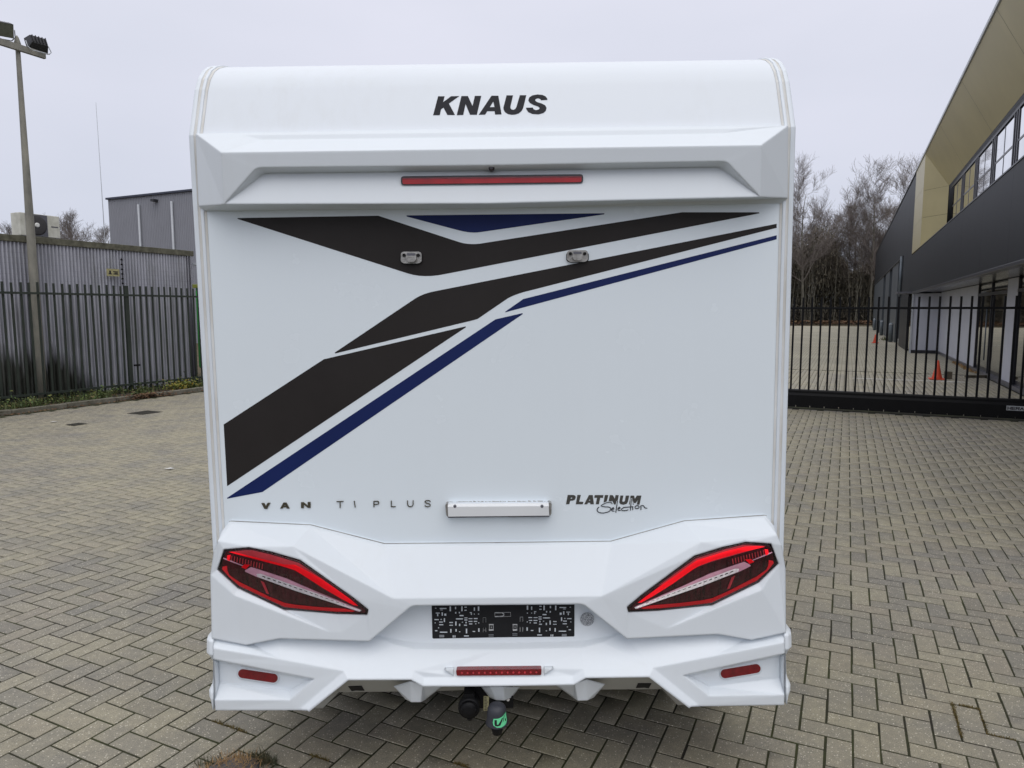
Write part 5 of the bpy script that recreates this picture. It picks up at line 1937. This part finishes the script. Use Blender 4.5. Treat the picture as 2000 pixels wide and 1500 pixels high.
for q in range(44):
    x = 880 + q * 4.5 + random.uniform(-1.5, 1.5)
    y = 980.6 - (x - 880) * 0.007 + random.uniform(-0.7, 0.7)
    w_, h_ = random.uniform(1.2, 3.5), random.uniform(0.4, 1.5)
    f_ = [at(x - w_, y - h_, -0.0008), at(x + w_, y - h_ * .6, -0.0008), at(x + w_ * .8, y + h_, -0.0008), at(x - w_ * .7, y + h_ * .8, -0.0008)]
    prism(bm, f_, [p + Vector((0, 0.002, 0)) for p in f_])
o = from_bm('sealant_residue', bm, M['steel'], lb_)
for pts in ([(869.5, 986), (874.5, 983), (876, 1010.6), (871.5, 1007)], [(1072, 981.4), (1077.5, 984), (1077, 1004), (1073.5, 1008.6)]):
    slab('end_cap', rnd_poly(pts, 2), -0.034, 0.034, M['steel'], lb_)
slab('bottom_gasket', [(875, 1009.6), (1073, 1007.8), (1073, 1009.4), (875, 1011.4)], -0.024, 0.024, M['mullion'], lb_)

# ------------------------------------------------------------------ lettering on the motorhome
LET = {}


def letters(name, sc, ox, oy, glyphs, plane, mat, th, parent, part='letter'):
    """glyph outlines in the photo's measure on the given plane"""
    for outer, hl_ in glyphs:
        bm = bmesh.new()
        tr_ = lambda p: plane(ox + p[0] * sc, oy + p[1] * sc)
        f_ = [tr_(p) for p in outer]
        hh = [[tr_(p) for p in h] for h in hl_]
        d_ = Vector((0, th, 0))
        prism(bm, f_, [p + d_ for p in f_], hh, [[p + d_ for p in h] for h in hh])
        o_ = from_bm(part, bm, mat, parent)


cap_n = Vector((0, -0.18, 0.07)).normalized()
cap_pl = lambda x, y: hit(x, y, (0, -0.0012, 2.50), cap_n)
letters('big', 0.14, 820, 170, [
    ([(255, 128), (345, 128), (325, 210), (435, 128), (550, 125), (405, 228), (490, 388), (385, 388), (330, 285), (295, 310), (278, 390), (185, 392)], []),
    ([(580, 125), (670, 125), (735, 262), (768, 122), (857, 122), (795, 385), (700, 385), (638, 235), (605, 388), (515, 390)], []),
    ([(1000, 120), (1095, 120), (1140, 380), (1050, 382), (1043, 335), (940, 335), (912, 383), (822, 385)], [[(975, 280), (1042, 278), (1025, 200)]]),
    ([(1210, 115), (1300, 115), (1265, 262), (1264, 290), (1275, 310), (1305, 318), (1332, 304), (1348, 275), (1395, 113), (1485, 113), (1450, 258), (1440, 295), (1420, 332), (1380, 366), (1330, 382), (1285, 385), (1230, 376), (1190, 350), (1170, 318), (1165, 288), (1175, 250)], []),
    ([(1780, 178), (1690, 182), (1680, 164), (1645, 155), (1616, 166), (1608, 188), (1635, 209), (1700, 228), (1750, 256), (1768, 290), (1758, 330), (1722, 362), (1655, 380), (1570, 374), (1515, 349), (1490, 315), (1480, 288), (1575, 285), (1588, 310), (1620, 322), (1658, 313), (1675, 292), (1652, 271), (1590, 250), (1537, 221), (1513, 187), (1524, 147), (1568, 116), (1640, 103), (1710, 109), (1755, 130), (1776, 158)], []),
], cap_pl, M['letter'], 0.002, mh)
wall_pl = lambda x, y: at(x, y, -0.004)
wall_pl2 = lambda x, y: at(x, y, -0.0012)


def st(p, q, w):
    a, b = Vector(p), Vector(q)
    d = (b - a).normalized()
    n = Vector((-d.y, d.x)) * w / 2
    return [tuple(a - n), tuple(b - n), tuple(b + n), tuple(a + n)]


def band(pts, w):
    """outline of a bent stroke"""
    P = [Vector(p) for p in pts]
    lft, rgt = [], []
    for i in range(len(P)):
        d = (P[min(i + 1, len(P) - 1)] - P[max(i - 1, 0)]).normalized()
        n = Vector((-d.y, d.x)) * w / 2
        lft.append(tuple(P[i] + n))
        rgt.append(tuple(P[i] - n))
    return lft + rgt[::-1]


van = [
    ([(74, 104), (87, 104), (95, 119), (103, 103), (117, 103), (101, 132), (89, 132)], []),
    ([(179, 102), (193, 102), (208, 130), (195, 130), (192, 124), (179, 124), (176, 130), (163, 130)], [[(182, 118), (190, 118), (186, 110)]]),
    ([(263, 100), (275, 100), (295, 117), (295, 99), (308, 99), (308, 127), (296, 127), (276, 111), (276, 128), (263, 128)], []),
    ([(432, 95), (465, 94), (465, 98), (451, 98.5), (451, 127), (447, 127), (447, 98.7), (432, 99)], []),
    (st((516, 94), (521, 125), 4), []),
    ([(608, 94), (628, 93.5), (634, 97), (636, 103), (633, 109), (627, 112), (612, 112.5), (612, 124), (608, 124)], [[(612, 97.5), (626, 97.2), (631, 100), (631.5, 104), (629, 107.5), (625, 108.7), (612, 109)]]),
    ([(691, 93), (695, 93), (695, 119.5), (714, 119.3), (714, 123), (691, 123)], []),
    (band([(770, 92), (770.5, 110), (773, 117), (779, 121), (788, 121), (794, 117), (797, 110), (797, 91)], 4), []),
    (band([(879, 98), (876, 93.5), (868, 91.5), (858, 92.5), (853, 97), (855, 102), (864, 105.5), (874, 108), (879, 112), (877.5, 118), (869, 121.5), (858, 120.5), (852, 115)], 3.8), []),
]
letters('van', 0.41, 480, 940, van, wall_pl, M['letter_metal'], 0.0045, mh)
plat = [
    ([(275, 160), (375, 160), (410, 170), (425, 195), (420, 225), (400, 252), (370, 264), (320, 268), (305, 330), (243, 332)], [[(335, 208), (355, 206), (362, 214), (352, 229), (328, 232)]]),
    ([(455, 160), (518, 160), (488, 285), (565, 288), (555, 332), (425, 332)], []),
    ([(670, 162), (740, 162), (762, 332), (695, 332), (693, 303), (652, 303), (640, 332), (582, 332)], [[(665, 265), (695, 265), (688, 240)]]),
    ([(778, 162), (940, 162), (930, 212), (880, 212), (855, 332), (795, 332), (822, 212), (768, 212)], []),
    ([(965, 162), (1030, 162), (1000, 280), (942, 302)], []),
    ([(1060, 162), (1115, 165), (1150, 228), (1165, 162), (1225, 165), (1190, 335), (1140, 338), (1098, 262), (1092, 282), (1035, 276)], []),
    ([(1255, 170), (1310, 170), (1290, 268), (1300, 287), (1325, 285), (1340, 265), (1355, 172), (1418, 172), (1395, 285), (1370, 325), (1310, 342), (1255, 330), (1235, 300), (1240, 260)], []),
    ([(1445, 172), (1510, 172), (1525, 232), (1560, 172), (1645, 172), (1610, 340), (1560, 338), (1580, 252), (1540, 310), (1500, 310), (1482, 252), (1468, 332), (1415, 335)], []),
]
letters('platinum', 0.105, 1080, 950, plat, wall_pl2, M['letter_grey'], 0.0016, mh)


def smooth(pts, n=5):
    out = []
    P = [Vector(p) for p in pts]
    for i in range(len(P) - 1):
        p0, p1, p2, p3 = P[max(i - 1, 0)], P[i], P[i + 1], P[min(i + 2, len(P) - 1)]
        for k_ in range(n):
            t = k_ / n
            out.append(tuple(0.5 * ((2 * p1) + (p2 - p0) * t + (2 * p0 - 5 * p1 + 4 * p2 - p3) * t * t + (3 * p1 - p0 - 3 * p2 + p3) * t ** 3)))
    out.append(tuple(P[-1]))
    return out


script = [
    smooth([(1102, 322), (1075, 296), (1010, 300), (930, 335), (900, 362), (960, 380), (1045, 386), (1076, 420), (1040, 468), (940, 494), (860, 485), (824, 450), (830, 412), (858, 385)]),
    smooth([(1088, 432), (1132, 418), (1124, 395), (1098, 415), (1098, 452), (1142, 460)]),
    [(1200, 275), (1185, 380), (1170, 486)],
    smooth([(1204, 426), (1248, 405), (1236, 386), (1212, 410), (1214, 444), (1256, 445)]),
    smooth([(1392, 386), (1330, 392), (1276, 422), (1290, 448), (1340, 450), (1402, 436)]),
    [(1458, 235), (1450, 340), (1440, 446)],
    [(1312, 392), (1400, 384), (1492, 378)],
    [(1484, 388), (1484, 440)],
    smooth([(1600, 372), (1570, 356), (1530, 376), (1534, 408), (1575, 412), (1604, 388), (1592, 362)]),
    smooth([(1636, 436), (1640, 398), (1634, 366), (1680, 358), (1712, 398), (1752, 406)]),
    [(1490, 322), (1498, 336)],
]
bm = bmesh.new()
for k_, ln in enumerate(script):
    for p, q in zip(ln[:-1], ln[1:]):
        for off, w_, mm in ((-0.0022, 12, 0),):
            s_ = st(p, q, w_ + 3)
            d = (Vector(q) - Vector(p)).normalized() * 3
            s_ = [(s_[0][0] - d.x, s_[0][1] - d.y), (s_[1][0] + d.x, s_[1][1] + d.y), (s_[2][0] + d.x, s_[2][1] + d.y), (s_[3][0] - d.x, s_[3][1] - d.y)]
            off2 = off - random.random() * 0.0004
            f_ = [at(1080 + x * 0.105, 950 + y * 0.105, off2) for x, y in s_]
            prism(bm, f_, [v + Vector((0, 0.0008, 0)) for v in f_])
from_bm('script_lettering', bm, M['ink'], mh)
bm = bmesh.new()
for p, q in list(zip(script[0][:-1], script[0][1:]))[:24]:
    s_ = st(p, q, 34)
    f_ = [at(1080 + x * 0.105, 950 + y * 0.105, -0.00145 - random.random() * 0.0003) for x, y in s_]
    prism(bm, f_, [v + Vector((0, 0.0008, 0)) for v in f_])
from_bm('script_outline', bm, M['panel'], mh)
for p, q in (((1200, 275), (1183, 345)), ((1458, 225), (1450, 345))):
    bm = bmesh.new()
    f_ = [at(1080 + x * 0.105, 950 + y * 0.105, -0.0016) for x, y in st(p, q, 34)]
    prism(bm, f_, [v + Vector((0, 0.0008, 0)) for v in f_])
    from_bm('script_outline', bm, M['panel'], mh)

# ------------------------------------------------------------------ tow bar and socket under the bumper
tb = empty('tow_bar', at(970, 1372, -0.12) * 0)
tb.parent = mh
bc = at(970.5, 1395, -0.19)
bm = bmesh.new()
BS = 1.28
lathe(bm, [(r_ * BS, h_ * 0.73) for r_, h_ in ((0.004, 0.058), (0.014, 0.055), (0.022, 0.047), (0.0265, 0.034), (0.028, 0.018), (0.0295, -0.02), (0.0325, -0.040), (0.0335, -0.045), (0.031, -0.048))], bc, 'Z', 28)
cap_o = from_bm('ball_cover', bm, M['rubber'], tb)
bm = bmesh.new()
lathe(bm, [(0.025, -0.034), (0.022, -0.055), (0.018, -0.074)], bc, 'Z', 18)
tube(bm, bc + Vector((0, 0.01, -0.066)), bc + Vector((0, 0.16, -0.04)), 0.016, 0.02, 10)
from_bm('ball_neck', bm, M['black'], tb)
box_obj('bracket', bc.x - 0.13, bc.x + 0.06, -0.06, -0.04, bc.z - 0.055, bc.z + 0.075, M['black'], tb, 0.004)
lab_ = slab('data_label', [(944.5, 1360), (955.2, 1360), (954.2, 1388), (944.5, 1388)], -0.064, 0.003, M['label'], tb)
bm = bmesh.new()
for q in range(9):
    y = 1362 + q * 2.9
    x1 = random.uniform(950, 954)
    f_ = [at(945.8, y, -0.0645), at(x1, y, -0.0645), at(x1, y + 1.2, -0.0645), at(945.8, y + 1.2, -0.0645)]
    prism(bm, f_, [v + Vector((0, 0.001, 0)) for v in f_])
from_bm('print', bm, M['letter_grey'], lab_)
so = at(916.5, 1379, -0.10)
bm = bmesh.new()
lathe(bm, [(0.034, -0.020), (0.041, -0.018), (0.042, 0.0), (0.038, 0.03), (0.028, 0.06)], so, 'Y', 26)
box(bm, so.x - 0.02, so.x + 0.02, so.y - 0.012, so.y + 0.03, so.z + 0.03, so.z + 0.055)
lathe(bm, [(0.033, -0.022), (0.030, -0.030), (0.012, -0.033)], so, 'Y', 26)
for dx in (-0.026, 0.026):
    tube(bm, so + Vector((dx, -0.034, 0.004)), so + Vector((dx, -0.02, 0.004)), 0.004, 0.004, 8)
from_bm('trailer_socket', bm, M['black'], tb)
bm = bmesh.new()
tube(bm, so + Vector((-0.0, -0.005, -0.03)), so + Vector((0, 0.01, -0.055)), 0.018, 0.012, 12)
from_bm('cable_boot', bm, M['black'], tb)
bm = bmesh.new()
tube(bm, at(992, 1366, -0.08), at(992, 1366, -0.05), 0.007, 0.007, 8)
from_bm('bolt', bm, M['steel'], tb)


def on_cover(x, y, dr):
    """wrap a drawn point round the rubber cover (x: angle to the right, y: height)"""
    y = y * 0.73
    r = 0.0288 * BS + dr + max(0, -y + 0.008) * 0.17
    return Vector((bc.x + r * math.sin(x), bc.y - r * math.cos(x), bc.z + y))


def logo(pts, dr, mat, name):
    bm = bmesh.new()
    flat = [Vector((p[0], p[1], 0)) for p in pts]
    vf = [bm.verts.new(p) for p in flat]
    for t in tessellate_polygon([flat]):
        bm.faces.new([vf[i] for i in t])
    for q in range(-6, 20):
        bmesh.ops.bisect_plane(bm, geom=bm.verts[:] + bm.edges[:] + bm.faces[:], plane_co=(q * 0.07, 0, 0), plane_no=(1, 0, 0))
    for q in range(-5, 4):
        bmesh.ops.bisect_plane(bm, geom=bm.verts[:] + bm.edges[:] + bm.faces[:], plane_co=(0, q * 0.009, 0), plane_no=(0, 1, 0))
    for v in bm.verts:
        v.co = on_cover(v.co.x, v.co.y, dr)
    return from_bm(name, bm, mat, tb)


def arcs(cx_, cy_, w_, h_, r, n=5):
    out = []
    for qx, qy, t0 in ((1, 1, 0), (-1, 1, 90), (-1, -1, 180), (1, -1, 270)):
        for k_ in range(n + 1):
            t = R(t0 + 90 * k_ / n)
            out.append((cx_ + qx * (w_ - r * 28) + r * 28 * math.cos(t), cy_ + qy * (h_ - r) + r * math.sin(t)))
    return out


logo([(-0.30, 0.006), (0.2, 0.008), (0.6, 0.014), (1.0, 0.024), (1.15, 0.026), (1.15, -0.016), (0.9, -0.030), (0.4, -0.037), (0.0, -0.035), (-0.28, -0.026), (-0.36, -0.012)], 0.0006, M['green_print'], 'badge')
for pts in ([(-0.20, 0.001), (0.02, 0.002), (0.03, -0.021), (0.13, -0.021), (0.50, 0.005), (0.68, 0.009), (0.32, -0.026), (0.06, -0.029), (-0.14, -0.027), (-0.20, -0.018)], [(0.78, 0.013), (0.90, 0.017), (0.66, -0.010), (0.55, -0.016)], [(0.86, -0.004), (1.0, -0.001), (0.96, -0.014), (0.84, -0.014)]):
    logo(pts, 0.0012, M['ink'], 'badge_mark')

# ------------------------------------------------------------------ weeds and moss on the near paving
def gpt(x, y):
    r = ray(x, y)
    t = -CAM_H / r.z
    return Vector((0, 0, CAM_H)) + r * t


def lump(name, px_, py_, w_, d_, h_, mat, label, cat):
    c_ = gpt(px_, py_)
    bm = bmesh.new()
    bmesh.ops.create_icosphere(bm, subdivisions=3, radius=1)
    for v in bm.verts:
        k_ = 1 + 0.16 * math.sin(v.co.x * 5 + 1) * math.cos(v.co.y * 4)
        v.co = Vector((v.co.x * w_ * k_, v.co.y * d_ * k_, max(-0.02, v.co.z * h_)))
    o_ = from_bm(name, bm, mat, None, True)
    o_.location = c_
    tag(o_, label, cat)
    return c_


c_ = lump('weed_mat', 455, 1508, 0.105, 0.085, 0.035, M['felt'], 'grey matted clump of dead roots on the paving, lower left', 'weed clump')
ps = [c_ + Vector((random.gauss(0, .045), random.gauss(0.01, .035), 0.02)) for _ in range(520)]
tag(blades('straw_tuft', ps, M['straw'], 0.012, 0.028, 0.0014, 2.6), kind='stuff')
ps = []
for gx, gy, n_, s_ in ((480, 1488, 40, .03), (505, 1484, 120, .025), (520, 1492, 160, .025), (425, 1492, 60, .03), (400, 1497, 40, .02)):
    g0 = gpt(gx, gy)
    ps += [g0 + Vector((random.gauss(0, s_), random.gauss(0, s_ * .6), 0)) for _ in range(n_)]
tag(blades('weed_tuft', ps, M['weed'], 0.015, 0.045, 0.0016, 1.2), kind='stuff')
ps = []
for (xa, ya), (xb, yb), n_ in (((1860, 1372), (1872, 1404), 260), (1 * (1872,) + (1374,), (1915, 1390), 200), ((1870, 1404), (1877, 1440), 160), ((1915, 1386), (1926, 1430), 120), ((1926, 1430), (1985, 1447), 120), ((395, 1422), (470, 1440), 260), ((600, 1477), (640, 1490), 160), ((885, 1492), (915, 1498), 160)):
    for _ in range(n_):
        t = random.random()
        g0 = gpt(xa + (xb - xa) * t, ya + (yb - ya) * t)
        e0 = gpt(xb, yb) - gpt(xa, ya)
        a_, b_ = g0 @ SA, g0 @ SB
        m0 = gpt((xa + xb) / 2, (ya + yb) / 2)
        if abs(e0 @ SB) > abs(e0 @ SA):        # runs across the yard: lies in the nearest cross joint
            a_ = round((m0 @ SA - OFF_A) / MOD) * MOD + OFF_A + random.gauss(0, 0.005)
        else:
            b_ = round((m0 @ SB - OFF_B) / MOD) * MOD + OFF_B + random.gauss(0, 0.005)
        ps.append(site(a_, b_, -0.004))
tag(blades('joint_moss', ps, M['moss'], 0.004, 0.013, 0.0022, 1.2), kind='stuff')
